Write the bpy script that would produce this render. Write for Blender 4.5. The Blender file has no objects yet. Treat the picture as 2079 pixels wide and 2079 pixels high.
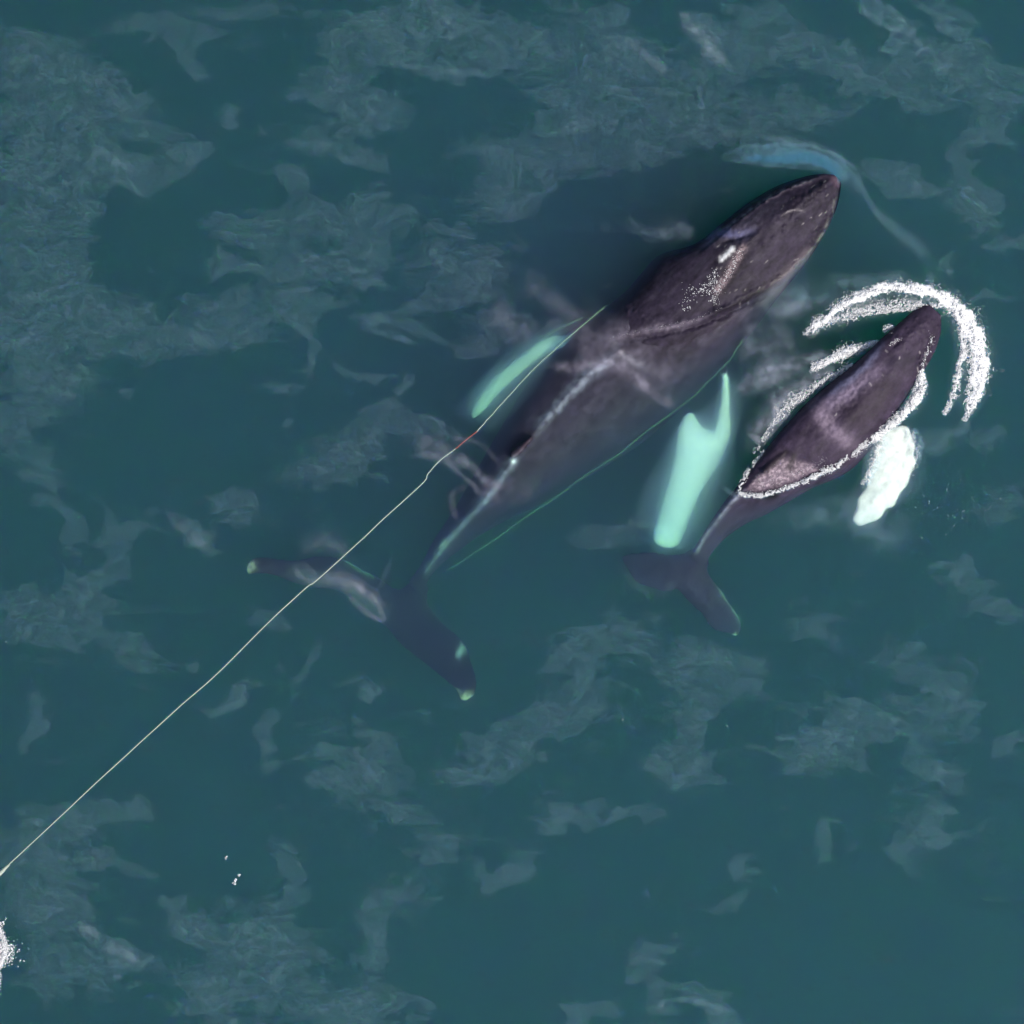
import bpy, math, random
import numpy as np
from mathutils import Vector

random.seed(7)
rng = np.random.default_rng(7)
SC = bpy.context.scene
COL = SC.collection
R = math.radians

# ------------------------------------------------------------------ camera, sky, sun, exposure
CAM_H = 60.0                                   # metres above the sea, looking straight down
cam_d = bpy.data.cameras.new("camera")
cam = bpy.data.objects.new("camera", cam_d)
COL.objects.link(cam)
cam.location = (0, 0, CAM_H)
cam_d.sensor_width = 36.0
cam_d.angle = 2 * math.atan(10.395 / CAM_H)
cam_d.clip_start = 0.5
cam_d.clip_end = 2000
SC.camera = cam

SUN_DIR = Vector((0.74, -0.50, 1.0)).normalized()       # from the scene towards the sun
SUN_EL = math.asin(SUN_DIR.z)
SUN_AZ = math.atan2(SUN_DIR.x, SUN_DIR.y)
world = bpy.data.worlds.new("World")
SC.world = world
world.use_nodes = True
wn = world.node_tree
wn.nodes.clear()
wo = wn.nodes.new("ShaderNodeOutputWorld")
wb = wn.nodes.new("ShaderNodeBackground")
wb.inputs["Strength"].default_value = 0.12
sky = wn.nodes.new("ShaderNodeTexSky")
sky.sky_type = 'NISHITA'
sky.sun_disc = False
sky.sun_elevation = SUN_EL
sky.sun_rotation = SUN_AZ
sky.dust_density = 2.5
wn.links.new(sky.outputs[0], wb.inputs[0])
wn.links.new(wb.outputs[0], wo.inputs[0])

sun_d = bpy.data.lights.new("sun", 'SUN')
sun_d.energy = 4.6
sun_d.angle = R(0.6)
sun_d.color = (1.0, 0.955, 0.90)
sun = bpy.data.objects.new("sun", sun_d)
COL.objects.link(sun)
sun.rotation_euler = SUN_DIR.to_track_quat('Z', 'Y').to_euler()
sun.location = SUN_DIR * 80

SC.view_settings.view_transform = 'Standard'
SC.view_settings.look = 'None'
SC.view_settings.exposure = 0.0
SC.view_settings.gamma = 1.0
SC.render.engine = 'CYCLES'
SC.cycles.max_bounces = 14
SC.cycles.volume_bounces = 12
SC.cycles.use_adaptive_sampling = False
SC.cycles.diffuse_bounces = 2
SC.cycles.glossy_bounces = 2
SC.cycles.transparent_max_bounces = 12
SC.cycles.caustics_reflective = False
SC.cycles.caustics_refractive = False


# ------------------------------------------------------------------ helpers
def at(px, py, z):
    """a spot of the survey grid (100 units = 1 m at sea level) at height z"""
    k = (CAM_H - z) / CAM_H / 100.0
    return ((px - 1039.5) * k, -(py - 1039.5) * k, z)


def back(co):
    """world coordinates (n,3) -> survey grid"""
    k = 100.0 * CAM_H / (CAM_H - co[:, 2])
    return 1039.5 + co[:, 0] * k, 1039.5 - co[:, 1] * k


def _hash(ix, iy, seed):
    h = (ix.astype(np.int64) * 374761393 + iy.astype(np.int64) * 668265263 + seed * 1442695041) & 0xFFFFFFFF
    h = ((h ^ (h >> 13)) * 1274126177) & 0xFFFFFFFF
    return h ^ (h >> 16)


def gnoise(x, y, seed=0):
    ix, iy = np.floor(x), np.floor(y)
    fx, fy = x - ix, y - iy
    ux, uy = fx * fx * fx * (fx * (fx * 6 - 15) + 10), fy * fy * fy * (fy * (fy * 6 - 15) + 10)

    def g(dx, dy):
        a = _hash(ix + dx, iy + dy, seed) / 4294967296.0 * 2 * np.pi
        return np.cos(a) * (fx - dx) + np.sin(a) * (fy - dy)
    return ((g(0, 0) * (1 - ux) + g(1, 0) * ux) * (1 - uy) + (g(0, 1) * (1 - ux) + g(1, 1) * ux) * uy) * 1.5


def fbm(x, y, oct=4, seed=0, gain=0.5):
    s, a, t = 0, 1.0, 0
    for i in range(oct):
        s = s + a * gnoise(x * 2 ** i, y * 2 ** i, seed + 17 * i)
        t += a
        a *= gain
    return s / t


def sstep(a, b, x):
    t = np.clip((x - a) / (b - a), 0, 1)
    return t * t * (3 - 2 * t)


def smooth_line(pts, n=8, closed=False):
    p = np.array(pts, float)
    out = []
    m = len(p)
    rg = range(m if closed else m - 1)
    for i in rg:
        if closed:
            a, b, c, d = p[(i - 1) % m], p[i], p[(i + 1) % m], p[(i + 2) % m]
        else:
            a, b, c, d = p[max(i - 1, 0)], p[i], p[i + 1], p[min(i + 2, m - 1)]
        for k in range(n):
            t = k / n
            out.append(0.5 * ((2 * b) + (-a + c) * t + (2 * a - 5 * b + 4 * c - d) * t * t + (-a + 3 * b - 3 * c + d) * t ** 3))
    if not closed:
        out.append(p[-1])
    return np.array(out)


def dist_line(X, Y, pts):
    """distance to a polyline and the fraction along it of the nearest spot"""
    p = np.array(pts, float)
    best = np.full(X.shape, 1e9)
    frac = np.zeros(X.shape)
    n = len(p) - 1
    for i in range(n):
        ax, ay = p[i, 0], p[i, 1]
        dx, dy = p[i + 1, 0] - ax, p[i + 1, 1] - ay
        l2 = dx * dx + dy * dy + 1e-9
        t = np.clip(((X - ax) * dx + (Y - ay) * dy) / l2, 0, 1)
        d = np.hypot(X - ax - t * dx, Y - ay - t * dy)
        m = d < best
        best = np.where(m, d, best)
        frac = np.where(m, (i + t) / n, frac)
    return best, frac


def inside(X, Y, poly):
    p = np.array(poly, float)
    r = np.zeros(X.shape, bool)
    j = len(p) - 1
    for i in range(len(p)):
        xi, yi, xj, yj = p[i, 0], p[i, 1], p[j, 0], p[j, 1]
        c = ((yi > Y) != (yj > Y)) & (X < (xj - xi) * (Y - yi) / (yj - yi + 1e-12) + xi)
        r ^= c
        j = i
    return r


def signed(X, Y, poly):
    """distance inside (+) / outside (-) a closed outline"""
    p = np.vstack([poly, poly[:1]])
    d, _ = dist_line(X, Y, p)
    return np.where(inside(X, Y, poly), d, -d)


def mesh_np(name, verts, faces_flat, face_sizes, mat=None, smooth=True):
    me = bpy.data.meshes.new(name)
    nv, nl, nf = len(verts), len(faces_flat), len(face_sizes)
    me.vertices.add(nv)
    me.vertices.foreach_set("co", np.asarray(verts, np.float32).ravel())
    me.loops.add(nl)
    me.loops.foreach_set("vertex_index", np.asarray(faces_flat, np.int32))
    me.polygons.add(nf)
    st = np.concatenate([[0], np.cumsum(face_sizes)[:-1]]).astype(np.int32)
    me.polygons.foreach_set("loop_start", st)
    me.polygons.foreach_set("use_smooth", np.full(nf, smooth, bool))
    me.update(calc_edges=True)
    me.validate()
    if mat:
        me.materials.append(mat)
    return me


def link(name, me, parent=None):
    o = bpy.data.objects.new(name, me)
    COL.objects.link(o)
    if parent:
        o.parent = parent
    return o


def tag(o, label=None, cat=None, group=None, kind=None):
    for k, v in (("label", label), ("category", cat), ("group", group), ("kind", kind)):
        if v:
            o[k] = v
    return o


def new_mat(name):
    m = bpy.data.materials.new(name)
    m.use_nodes = True
    m.node_tree.nodes.clear()
    return m, m.node_tree.nodes, m.node_tree.links


# ------------------------------------------------------------------ materials
def mat_water_volume():
    m, N, L = new_mat("sea_water")
    out = N.new("ShaderNodeOutputMaterial")
    add = N.new("ShaderNodeAddShader")
    ab = N.new("ShaderNodeVolumeAbsorption")
    sca = N.new("ShaderNodeVolumeScatter")
    # absorption per metre = (1 - colour) * density
    ab.inputs["Density"].default_value = 1.0
    ab.inputs["Color"].default_value = (1 - 0.54, 1 - 0.103, 1 - 0.110, 1)
    sca.inputs["Density"].default_value = 2.1
    sca.inputs["Color"].default_value = (0.62, 0.557, 1.0, 1)
    sca.inputs["Anisotropy"].default_value = 0.90
    L.new(ab.outputs[0], add.inputs[0])
    L.new(sca.outputs[0], add.inputs[1])
    L.new(add.outputs[0], out.inputs["Volume"])
    return m


def mat_deep():
    m, N, L = new_mat("deep_water")
    out = N.new("ShaderNodeOutputMaterial")
    b = N.new("ShaderNodeBsdfPrincipled")
    tc = N.new("ShaderNodeTexCoord")
    no = N.new("ShaderNodeTexNoise")
    no.inputs["Scale"].default_value = 0.15
    cr = N.new("ShaderNodeValToRGB")
    cr.color_ramp.elements[0].color = (0.01, 0.045, 0.07, 1)
    cr.color_ramp.elements[1].color = (0.012, 0.07, 0.08, 1)
    b.inputs["Roughness"].default_value = 0.9
    L.new(tc.outputs["Object"], no.inputs["Vector"])
    L.new(no.outputs["Fac"], cr.inputs[0])
    L.new(cr.outputs[0], b.inputs["Base Color"])
    L.new(b.outputs[0], out.inputs["Surface"])
    return m


def mat_surface():
    """the skin of the sea: clear, with sky reflections painted as pale film, and froth"""
    m, N, L = new_mat("sheen_froth_film")
    out = N.new("ShaderNodeOutputMaterial")
    tr = N.new("ShaderNodeBsdfTransparent")
    gl = N.new("ShaderNodeBsdfGlossy")
    gl.inputs["Color"].default_value = (1.0, 0.93, 0.92, 1)
    gl.inputs["Roughness"].default_value = 0.75
    df = N.new("ShaderNodeBsdfDiffuse")
    df.inputs["Color"].default_value = (0.85, 0.80, 0.86, 1)
    mx = N.new("ShaderNodeMixShader")
    mx.inputs[0].default_value = 0.6
    at_ = N.new("ShaderNodeAttribute")
    at_.attribute_name = "sheen_froth"
    tc = N.new("ShaderNodeTexCoord")
    n1 = N.new("ShaderNodeTexNoise")
    n1.inputs["Scale"].default_value = 9.0
    n1.inputs["Detail"].default_value = 5
    mr = N.new("ShaderNodeMapRange")
    mr.inputs["From Min"].default_value = 0.3
    mr.inputs["From Max"].default_value = 0.7
    mr.inputs["To Min"].default_value = 0.020
    mr.inputs["To Max"].default_value = 0.032
    mu = N.new("ShaderNodeMath")
    mu.operation = 'MULTIPLY'
    mu.use_clamp = True
    m2 = N.new("ShaderNodeMixShader")
    ab = N.new("ShaderNodeAttribute")
    ab.attribute_name = "film_tint"
    neg = N.new("ShaderNodeMath")
    neg.operation = 'MULTIPLY'
    neg.inputs[1].default_value = -1.0
    neg.use_clamp = True
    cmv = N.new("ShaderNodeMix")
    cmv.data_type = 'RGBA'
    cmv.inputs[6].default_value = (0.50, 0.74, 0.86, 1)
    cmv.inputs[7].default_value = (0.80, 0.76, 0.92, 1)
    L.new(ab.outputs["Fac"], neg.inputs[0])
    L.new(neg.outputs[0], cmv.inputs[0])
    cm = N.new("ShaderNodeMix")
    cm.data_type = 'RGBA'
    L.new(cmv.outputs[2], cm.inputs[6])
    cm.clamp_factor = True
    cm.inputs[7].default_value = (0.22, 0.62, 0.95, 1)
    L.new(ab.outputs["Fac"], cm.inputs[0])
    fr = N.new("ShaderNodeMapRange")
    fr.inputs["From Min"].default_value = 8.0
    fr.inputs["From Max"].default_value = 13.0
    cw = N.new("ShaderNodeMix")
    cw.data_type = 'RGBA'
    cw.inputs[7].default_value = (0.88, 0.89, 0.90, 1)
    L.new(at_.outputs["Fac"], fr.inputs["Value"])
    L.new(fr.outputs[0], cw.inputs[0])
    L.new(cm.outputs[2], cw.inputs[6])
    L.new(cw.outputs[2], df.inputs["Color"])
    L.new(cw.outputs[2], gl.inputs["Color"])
    L.new(tc.outputs["Object"], n1.inputs["Vector"])
    L.new(n1.outputs["Fac"], mr.inputs["Value"])
    L.new(mr.outputs[0], mu.inputs[0])
    L.new(at_.outputs["Fac"], mu.inputs[1])
    L.new(gl.outputs[0], mx.inputs[1])
    L.new(df.outputs[0], mx.inputs[2])
    L.new(mu.outputs[0], m2.inputs[0])
    L.new(tr.outputs[0], m2.inputs[1])
    L.new(mx.outputs[0], m2.inputs[2])
    L.new(m2.outputs[0], out.inputs["Surface"])
    return m


def mat_skin():
    m, N, L = new_mat("whale_skin")
    out = N.new("ShaderNodeOutputMaterial")
    b = N.new("ShaderNodeBsdfPrincipled")
    at_ = N.new("ShaderNodeAttribute")
    at_.attribute_name = "skin"
    tc = N.new("ShaderNodeTexCoord")
    n1 = N.new("ShaderNodeTexNoise")
    n1.inputs["Scale"].default_value = 7.0
    n1.inputs["Detail"].default_value = 8
    n1.inputs["Roughness"].default_value = 0.65
    mr = N.new("ShaderNodeMapRange")
    mr.inputs["From Min"].default_value = 0.3
    mr.inputs["From Max"].default_value = 0.7
    mr.inputs["To Min"].default_value = 0.72
    mr.inputs["To Max"].default_value = 1.25
    vm = N.new("ShaderNodeVectorMath")
    vm.operation = 'SCALE'
    rr = N.new("ShaderNodeMapRange")
    rr.inputs["To Min"].default_value = 0.45
    rr.inputs["To Max"].default_value = 0.70
    n2 = N.new("ShaderNodeTexNoise")
    n2.inputs["Scale"].default_value = 3.0
    n2.inputs["Detail"].default_value = 6
    bp = N.new("ShaderNodeBump")
    bp.inputs["Strength"].default_value = 0.2
    bp.inputs["Distance"].default_value = 0.03
    b.inputs["Specular IOR Level"].default_value = 0.11
    L.new(tc.outputs["Object"], n1.inputs["Vector"])
    L.new(tc.outputs["Object"], n2.inputs["Vector"])
    L.new(n1.outputs["Fac"], mr.inputs["Value"])
    L.new(at_.outputs["Color"], vm.inputs[0])
    L.new(mr.outputs[0], vm.inputs["Scale"])
    L.new(vm.outputs[0], b.inputs["Base Color"])
    L.new(n2.outputs["Fac"], rr.inputs["Value"])
    L.new(rr.outputs[0], b.inputs["Roughness"])
    L.new(n2.outputs["Fac"], bp.inputs["Height"])
    L.new(bp.outputs[0], b.inputs["Normal"])
    L.new(b.outputs[0], out.inputs["Surface"])
    return m


def mat_plain(name, col, rough=0.7, var=0.25, scale=20):
    m, N, L = new_mat(name)
    out = N.new("ShaderNodeOutputMaterial")
    b = N.new("ShaderNodeBsdfPrincipled")
    tc = N.new("ShaderNodeTexCoord")
    n1 = N.new("ShaderNodeTexNoise")
    n1.inputs["Scale"].default_value = scale
    cr = N.new("ShaderNodeValToRGB")
    cr.color_ramp.elements[0].position = 0.3
    cr.color_ramp.elements[1].position = 0.7
    cr.color_ramp.elements[0].color = tuple(c * (1 - var) for c in col) + (1,)
    cr.color_ramp.elements[1].color = tuple(min(1, c * (1 + var * 0.3)) for c in col) + (1,)
    b.inputs["Roughness"].default_value = rough
    L.new(tc.outputs["Object"], n1.inputs["Vector"])
    L.new(n1.outputs["Fac"], cr.inputs[0])
    L.new(cr.outputs[0], b.inputs["Base Color"])
    L.new(b.outputs[0], out.inputs["Surface"])
    return m


M_SKIN = mat_skin()
M_FOAM = mat_plain("sea_foam", (0.93, 0.93, 0.94), 0.6, 0.05, 25)
_N, _L = M_FOAM.node_tree.nodes, M_FOAM.node_tree.links
_t = _N.new("ShaderNodeBsdfTranslucent")
_t.inputs["Color"].default_value = (0.92, 0.93, 0.95, 1)
_m = _N.new("ShaderNodeMixShader")
_m.inputs[0].default_value = 0.12
_L.new(_N["Principled BSDF"].outputs[0], _m.inputs[1])
_L.new(_t.outputs[0], _m.inputs[2])
_L.new(_m.outputs[0], _N["Material Output"].inputs["Surface"])
M_ROPE = mat_plain("pale_rope", (0.36, 0.42, 0.35), 0.8, 0.25, 30)
M_ROPE_RED = mat_plain("red_rope", (0.22, 0.06, 0.055), 0.8, 0.3, 30)
M_ROPE_GREEN = mat_plain("green_rope", (0.20, 0.34, 0.22), 0.8, 0.25, 30)

# ------------------------------------------------------------------ the sea: a deep body of water
DEEP = -16.0


def box_mesh(name, x0, x1, y0, y1, z0, z1, mat):
    v = [(x0, y0, z0), (x1, y0, z0), (x1, y1, z0), (x0, y1, z0), (x0, y0, z1), (x1, y0, z1), (x1, y1, z1), (x0, y1, z1)]
    f = [0, 3, 2, 1, 4, 5, 6, 7, 0, 1, 5, 4, 1, 2, 6, 5, 2, 3, 7, 6, 3, 0, 4, 7]
    return mesh_np(name, v, f, [4] * 6, mat, False)


tag(link("water", box_mesh("water", -90, 90, -90, 90, DEEP + 0.5, 0.0, mat_water_volume())), kind="structure")
tag(link("deep_water", mesh_np("deep_water", [(-900, -900, DEEP), (900, -900, DEEP), (900, 900, DEEP), (-900, 900, DEEP)],
                               [0, 1, 2, 3], [4], mat_deep(), False)), kind="structure")


# ------------------------------------------------------------------ whales
class Frame:
    """lengthwise axis of a whale on the survey grid: s runs nose to tail, d to the whale's right"""
    def __init__(s, O, A):
        s.O = np.array(O, float)
        a = np.array(A, float) - s.O
        s.a = a / np.hypot(*a)
        s.n = np.array((-s.a[1], s.a[0])) * -1.0
        # n = direction to the lower right of the survey
        s.n = np.array((s.a[1], -s.a[0]))

    def p(s, S, D):
        return s.O[0] + S * s.a[0] + D * s.n[0], s.O[1] + S * s.a[1] + D * s.n[1]


def gsmooth(v, k):
    if k < 1:
        return v
    x = np.arange(-3 * k, 3 * k + 1)
    w = np.exp(-x * x / (2 * k * k))
    w /= w.sum()
    p = np.concatenate([2 * v[0] - v[1:3 * k + 1][::-1], v, 2 * v[-1] - v[-3 * k - 1:-1][::-1]])
    return np.convolve(p, w, 'valid')


def loft(F, s0, s1, left, right, ridge, top, side, bot, sharp, step=5.0, nr=64):
    S = np.arange(s0, s1 + step * 0.5, step)

    def prof(t, k=3):
        t = np.array(t, float)
        return gsmooth(np.interp(S, t[:, 0], t[:, 1]), k)
    Lf, Rt, Rd = prof(left), prof(right), prof(ridge)
    Zt, Zs, Zb, Sh = prof(top), prof(side), prof(bot), prof(sharp)
    th = np.linspace(0, 2 * np.pi, nr, endpoint=False)
    c, sn = np.cos(th), np.sin(th)
    V = []
    for i, s in enumerate(S):
        mid, half = (Lf[i] + Rt[i]) / 2, (Rt[i] - Lf[i]) / 2
        sk = np.clip((Rd[i] - mid) / max(half, 1e-6), -0.8, 0.8)
        u = c + np.where(sn > 0, sk, sk * 0.3) * (1 - c * c)        # ridge off centre
        d = mid + half * u
        e = Sh[i]
        z = np.where(sn >= 0, Zs[i] + (Zt[i] - Zs[i]) * np.abs(sn) ** e, Zs[i] - (Zs[i] - Zb[i]) * np.abs(sn))
        px, py = F.p(s, d)
        k = (CAM_H - z) / CAM_H / 100.0
        V.append(np.stack([(px - 1039.5) * k, -(py - 1039.5) * k, z], 1))
    V = np.array(V)
    n = len(S)
    verts = V.reshape(-1, 3)
    faces, sizes = [], []
    for i in range(n - 1):
        for j in range(nr):
            k = (j + 1) % nr
            faces += [i * nr + j, i * nr + k, (i + 1) * nr + k, (i + 1) * nr + j]
            sizes.append(4)
    c0, c1 = len(verts), len(verts) + 1
    verts = np.vstack([verts, V[0].mean(0), V[-1].mean(0)])
    for j in range(nr):
        k = (j + 1) % nr
        faces += [c0, k, j]
        faces += [c1, (n - 1) * nr + j, (n - 1) * nr + k]
        sizes += [3, 3]
    return verts, faces, sizes


def slab(poly, zf, thick, edge=12.0, cell=2.0, tmin=0.028):
    """a flattened fin of any outline (survey grid): thick in the middle, thin at the rim"""
    p = smooth_line(poly, 6, True)
    x0, y0 = p.min(0) - 4
    x1, y1 = p.max(0) + 4
    gx = np.arange(x0, x1, cell)
    gy = np.arange(y0, y1, cell)
    X, Y = np.meshgrid(gx, gy)
    D = signed(X, Y, p)
    ok = D > 0
    T = tmin + (thick - tmin) * np.sqrt(np.clip(D / edge, 0, 1))
    Z = zf(X, Y)
    idx = -np.ones(X.shape, int)
    idx[ok] = np.arange(ok.sum())
    n = int(ok.sum())
    xs, ys, zs, ts = X[ok], Y[ok], Z[ok], T[ok]
    k = (CAM_H - zs) / CAM_H / 100.0
    up = np.stack([(xs - 1039.5) * k, -(ys - 1039.5) * k, zs + ts], 1)
    dn = up.copy()
    dn[:, 2] = zs - ts
    cells = (idx[:-1, :-1] >= 0) & (idx[1:, :-1] >= 0) & (idx[1:, 1:] >= 0) & (idx[:-1, 1:] >= 0)
    a, b, c, d = idx[:-1, :-1][cells], idx[1:, :-1][cells], idx[1:, 1:][cells], idx[:-1, 1:][cells]
    q = np.stack([a, b, c, d], 1)
    faces = [q, (q + n)[:, ::-1]]
    # rim: edges used once
    E = {}
    for quad in q.tolist():
        for u, v in zip(quad, quad[1:] + quad[:1]):
            if (v, u) in E:
                del E[(v, u)]
            else:
                E[(u, v)] = 1
    rim = np.array([(v, u, u + n, v + n) for (u, v) in E])
    faces.append(rim)
    f = np.vstack(faces)
    return np.vstack([up, dn]), f.ravel().tolist(), [4] * len(f)


def fuse(name, bits, voxel, iters, mat):
    """grow all the lofted bits together into ONE continuous skin"""
    V, Fc, Sz, off = [], [], [], 0
    for v, f, s in bits:
        V.append(np.asarray(v))
        Fc += [i + off for i in f]
        Sz += s
        off += len(v)
    me = mesh_np(name + "_raw", np.vstack(V), Fc, Sz)
    o = bpy.data.objects.new(name + "_raw", me)
    COL.objects.link(o)
    md = o.modifiers.new("r", 'REMESH')
    md.mode = 'VOXEL'
    md.voxel_size = voxel
    sm = o.modifiers.new("s", 'SMOOTH')
    sm.factor = 0.5
    sm.iterations = iters
    bpy.context.view_layer.update()
    dg = bpy.context.evaluated_depsgraph_get()
    res = bpy.data.meshes.new_from_object(o.evaluated_get(dg))
    bpy.data.objects.remove(o)
    res.name = name
    res.materials.clear()
    res.materials.append(mat)
    res.polygons.foreach_set("use_smooth", np.ones(len(res.polygons), bool))
    return res


def coords(me):
    a = np.empty(len(me.vertices) * 3, np.float32)
    me.vertices.foreach_get("co", a)
    return a.reshape(-1, 3).astype(float)


def normals(me):
    a = np.empty(len(me.vertices) * 3, np.float32)
    me.vertices.foreach_get("normal", a)
    return a.reshape(-1, 3).astype(float)


def damp(c):
    """keep pale scars and painted sheen modest; true white stays"""
    c = np.array(c, float)
    return c * 0.7 if 0.1 < c.max() < 0.5 else c


def set_skin(me, col):
    a = me.attributes.new("skin", 'FLOAT_COLOR', 'POINT')
    rgba = np.ones((len(col), 4), np.float32)
    rgba[:, :3] = np.clip(col, 0, 1)
    a.data.foreach_set("color", rgba.ravel())


_warp = {}


def lines_on(X, Y, pts, w, taper=True):
    """soft mark along a line, wavering a little as marks on skin do"""
    if id(X) not in _warp:
        _warp.clear()
        _warp[id(X)] = (X, fbm(X / 16, Y / 16, 3, 401) * 7, fbm(X / 16, Y / 16, 3, 402) * 7, fbm(X / 9, Y / 9, 3, 403))
    _, ax, ay, am = _warp[id(X)]
    k = min(1.0, w / 9.0)
    d, f = dist_line(X + ax * k, Y + ay * k, smooth_line(pts, 4))
    t = np.sin(np.pi * np.clip(f, 0.02, 0.98)) ** 0.5 if taper else 1.0
    return np.exp(-(d / w) ** 2) * t * np.clip(1 + 0.7 * am, 0, 1.3)


def mixc(col, c, m):
    return col * (1 - m[:, None]) + damp(c)[None, :] * m[:, None]


def glow_cloud(px, py, z, hl, hw, hz, ang, dens, label):
    """an added scattering volume, closed, that blurs a flipper and makes it glow"""
    V, f, zz = [], [], []
    nu, nv = 40, 20
    c_, s_ = math.cos(R(ang)), math.sin(R(ang))
    for j in range(1, nv):
        for i in range(nu):
            a, b = 2 * math.pi * i / nu, math.pi * j / nv
            w = 1 + 0.16 * math.sin(3 * a + px) + 0.10 * math.sin(5 * a + 2 * b + py)
            u, t, h = hl * math.cos(a) * math.sin(b) * w, hw * math.sin(a) * math.sin(b) * w, hz * math.cos(b)
            V.append(at(px + u * c_ - t * s_, py + u * s_ + t * c_, z + h))
    for j in range(nv - 2):
        for i in range(nu):
            k = (i + 1) % nu
            f += [j * nu + i, j * nu + k, (j + 1) * nu + k, (j + 1) * nu + i]
            zz.append(4)
    f += list(range(nu))[::-1] + [(nv - 2) * nu + i for i in range(nu)]
    zz += [nu, nu]
    m, N, L = new_mat("glow_volume")
    out = N.new("ShaderNodeOutputMaterial")
    sc_ = N.new("ShaderNodeVolumeScatter")
    sc_.inputs["Color"].default_value = (0.9, 1, 1, 1)
    sc_.inputs["Density"].default_value = dens
    sc_.inputs["Anisotropy"].default_value = 0.80
    L.new(sc_.outputs[0], out.inputs["Volume"])
    tag(link("glow_volume", mesh_np("glow_volume", V, f, zz, m)), label, "bubbles", kind="stuff")


glow_cloud(1412, 962, -0.42, 168, 86, 0.32, 112, 1.7, "milky green cloud of bubbles around the large whale's right flipper")
glow_cloud(1048, 762, -0.48, 145, 50, 0.34, 132, 1.5, "milky green cloud of bubbles around the large whale's left flipper")
glow_cloud(1798, 968, -0.17, 125, 66, 0.13, 117, 2.6, "pale cloud of bubbles around the calf's white flipper")

# ---- mother
FM = Frame((1697, 358), (1697 - 711, 358 + 703))
m_left = [(0, -6), (20, -30), (54, -50), (105, -74), (167, -88), (236, -96), (295, -100), (330, -118), (365, -142), (398, -140), (454, -134),
          (492, -134), (569, -153), (631, -160), (692, -152), (728, -146), (804, -126), (878, -106), (980, -76), (1044, -60), (1098, -50), (1158, -30), (1200, -24)]
m_right = [(0, 16), (20, 34), (46, 49), (71, 59), (107, 70), (156, 82), (210, 88), (258, 92), (304, 99), (327, 104), (371, 108), (414, 113), (468, 116),
           (503, 116), (583, 114), (640, 112), (694, 104), (757, 88), (834, 68), (910, 48), (953, 30), (1031, 9), (1094, 0), (1127, -4), (1152, -2), (1200, 10)]
m_ridge = [(0, 4), (60, -2), (140, -20), (190, -38), (240, -42), (400, -48), (572, -57), (643, -69), (777, -63), (872, -50), (973, -33), (1088, -30), (1145, -18), (1200, -10)]
m_top = [(0, 0.08), (60, 0.24), (150, 0.36), (230, 0.38), (300, 0.34), (400, 0.26), (480, 0.12), (540, -0.02), (620, -0.12), (780, -0.20), (900, -0.30), (980, -0.52), (1090, -0.74), (1150, -0.86), (1200, -0.92)]
m_side = [(0, -0.05), (60, -0.2), (150, -0.4), (230, -0.5), (300, -0.62), (400, -0.8), (540, -1.0), (700, -1.15), (870, -1.1), (980, -1.1), (1090, -0.95), (1200, -0.95)]
m_bot = [(0, -0.3), (60, -0.8), (150, -1.4), (300, -2.0), (540, -2.5), (700, -2.6), (870, -2.2), (980, -1.9), (1090, -1.4), (1200, -1.1)]
m_sharp = [(0, 0.9), (200, 0.85), (500, 0.95), (640, 1.0), (780, 1.1), (980, 1.2), (1200, 1.1)]
fluke_m = [(499, 1155), (508, 1138), (527, 1131), (560, 1134), (600, 1137), (650, 1128), (699, 1136), (736, 1157), (765, 1170), (790, 1188), (812, 1196), (835, 1180), (858, 1172),
           (869, 1190), (868, 1222), (881, 1243), (904, 1270), (928, 1290), (946, 1313), (957, 1345), (966, 1374), (966, 1402), (952, 1420), (935, 1420), (926, 1400), (904, 1381),
           (854, 1340), (815, 1310), (790, 1280), (762, 1256), (722, 1222), (685, 1199), (635, 1193), (598, 1184), (556, 1168), (522, 1165), (506, 1166)]
flip_ml = [(1185, 676), (1146, 680), (1119, 681), (1085, 698), (1052, 726), (1018, 751), (988, 782), (966, 815), (955, 842), (962, 850), (985, 832), (1018, 795), (1052, 763),
           (1085, 738), (1119, 717), (1150, 706), (1185, 720)]
flip_mr = [(1462, 728), (1474, 730), (1478, 758), (1481, 790), (1482, 830), (1484, 876), (1476, 908), (1458, 948), (1424, 998), (1403, 1046), (1384, 1098), (1366, 1113), (1342, 1111),
           (1325, 1088), (1341, 1031), (1358, 970), (1370, 920), (1376, 872), (1390, 842), (1406, 838), (1418, 856), (1434, 870), (1449, 872), (1456, 845), (1463, 805), (1465, 770)]
fin_m = [(1078, 884), (1060, 894), (1046, 906), (1035, 918), (1034, 929), (1044, 930), (1060, 920), (1074, 904), (1084, 890)]


def zf_fluke_m(X, Y):
    r = np.hypot(X - 820, Y - 1220)
    return -1.10 + 0.42 * np.clip(r / 290, 0, 1) ** 1.5


def zf_ml(X, Y):
    t = np.clip(np.hypot(X - 1185, Y - 690) / 290, 0, 1)
    return -0.74 - 0.30 * t


def zf_mr(X, Y):
    t = np.clip(np.hypot(X - 1450, Y - 780) / 330, 0, 1)
    return -0.70 - 0.25 * t


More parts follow.
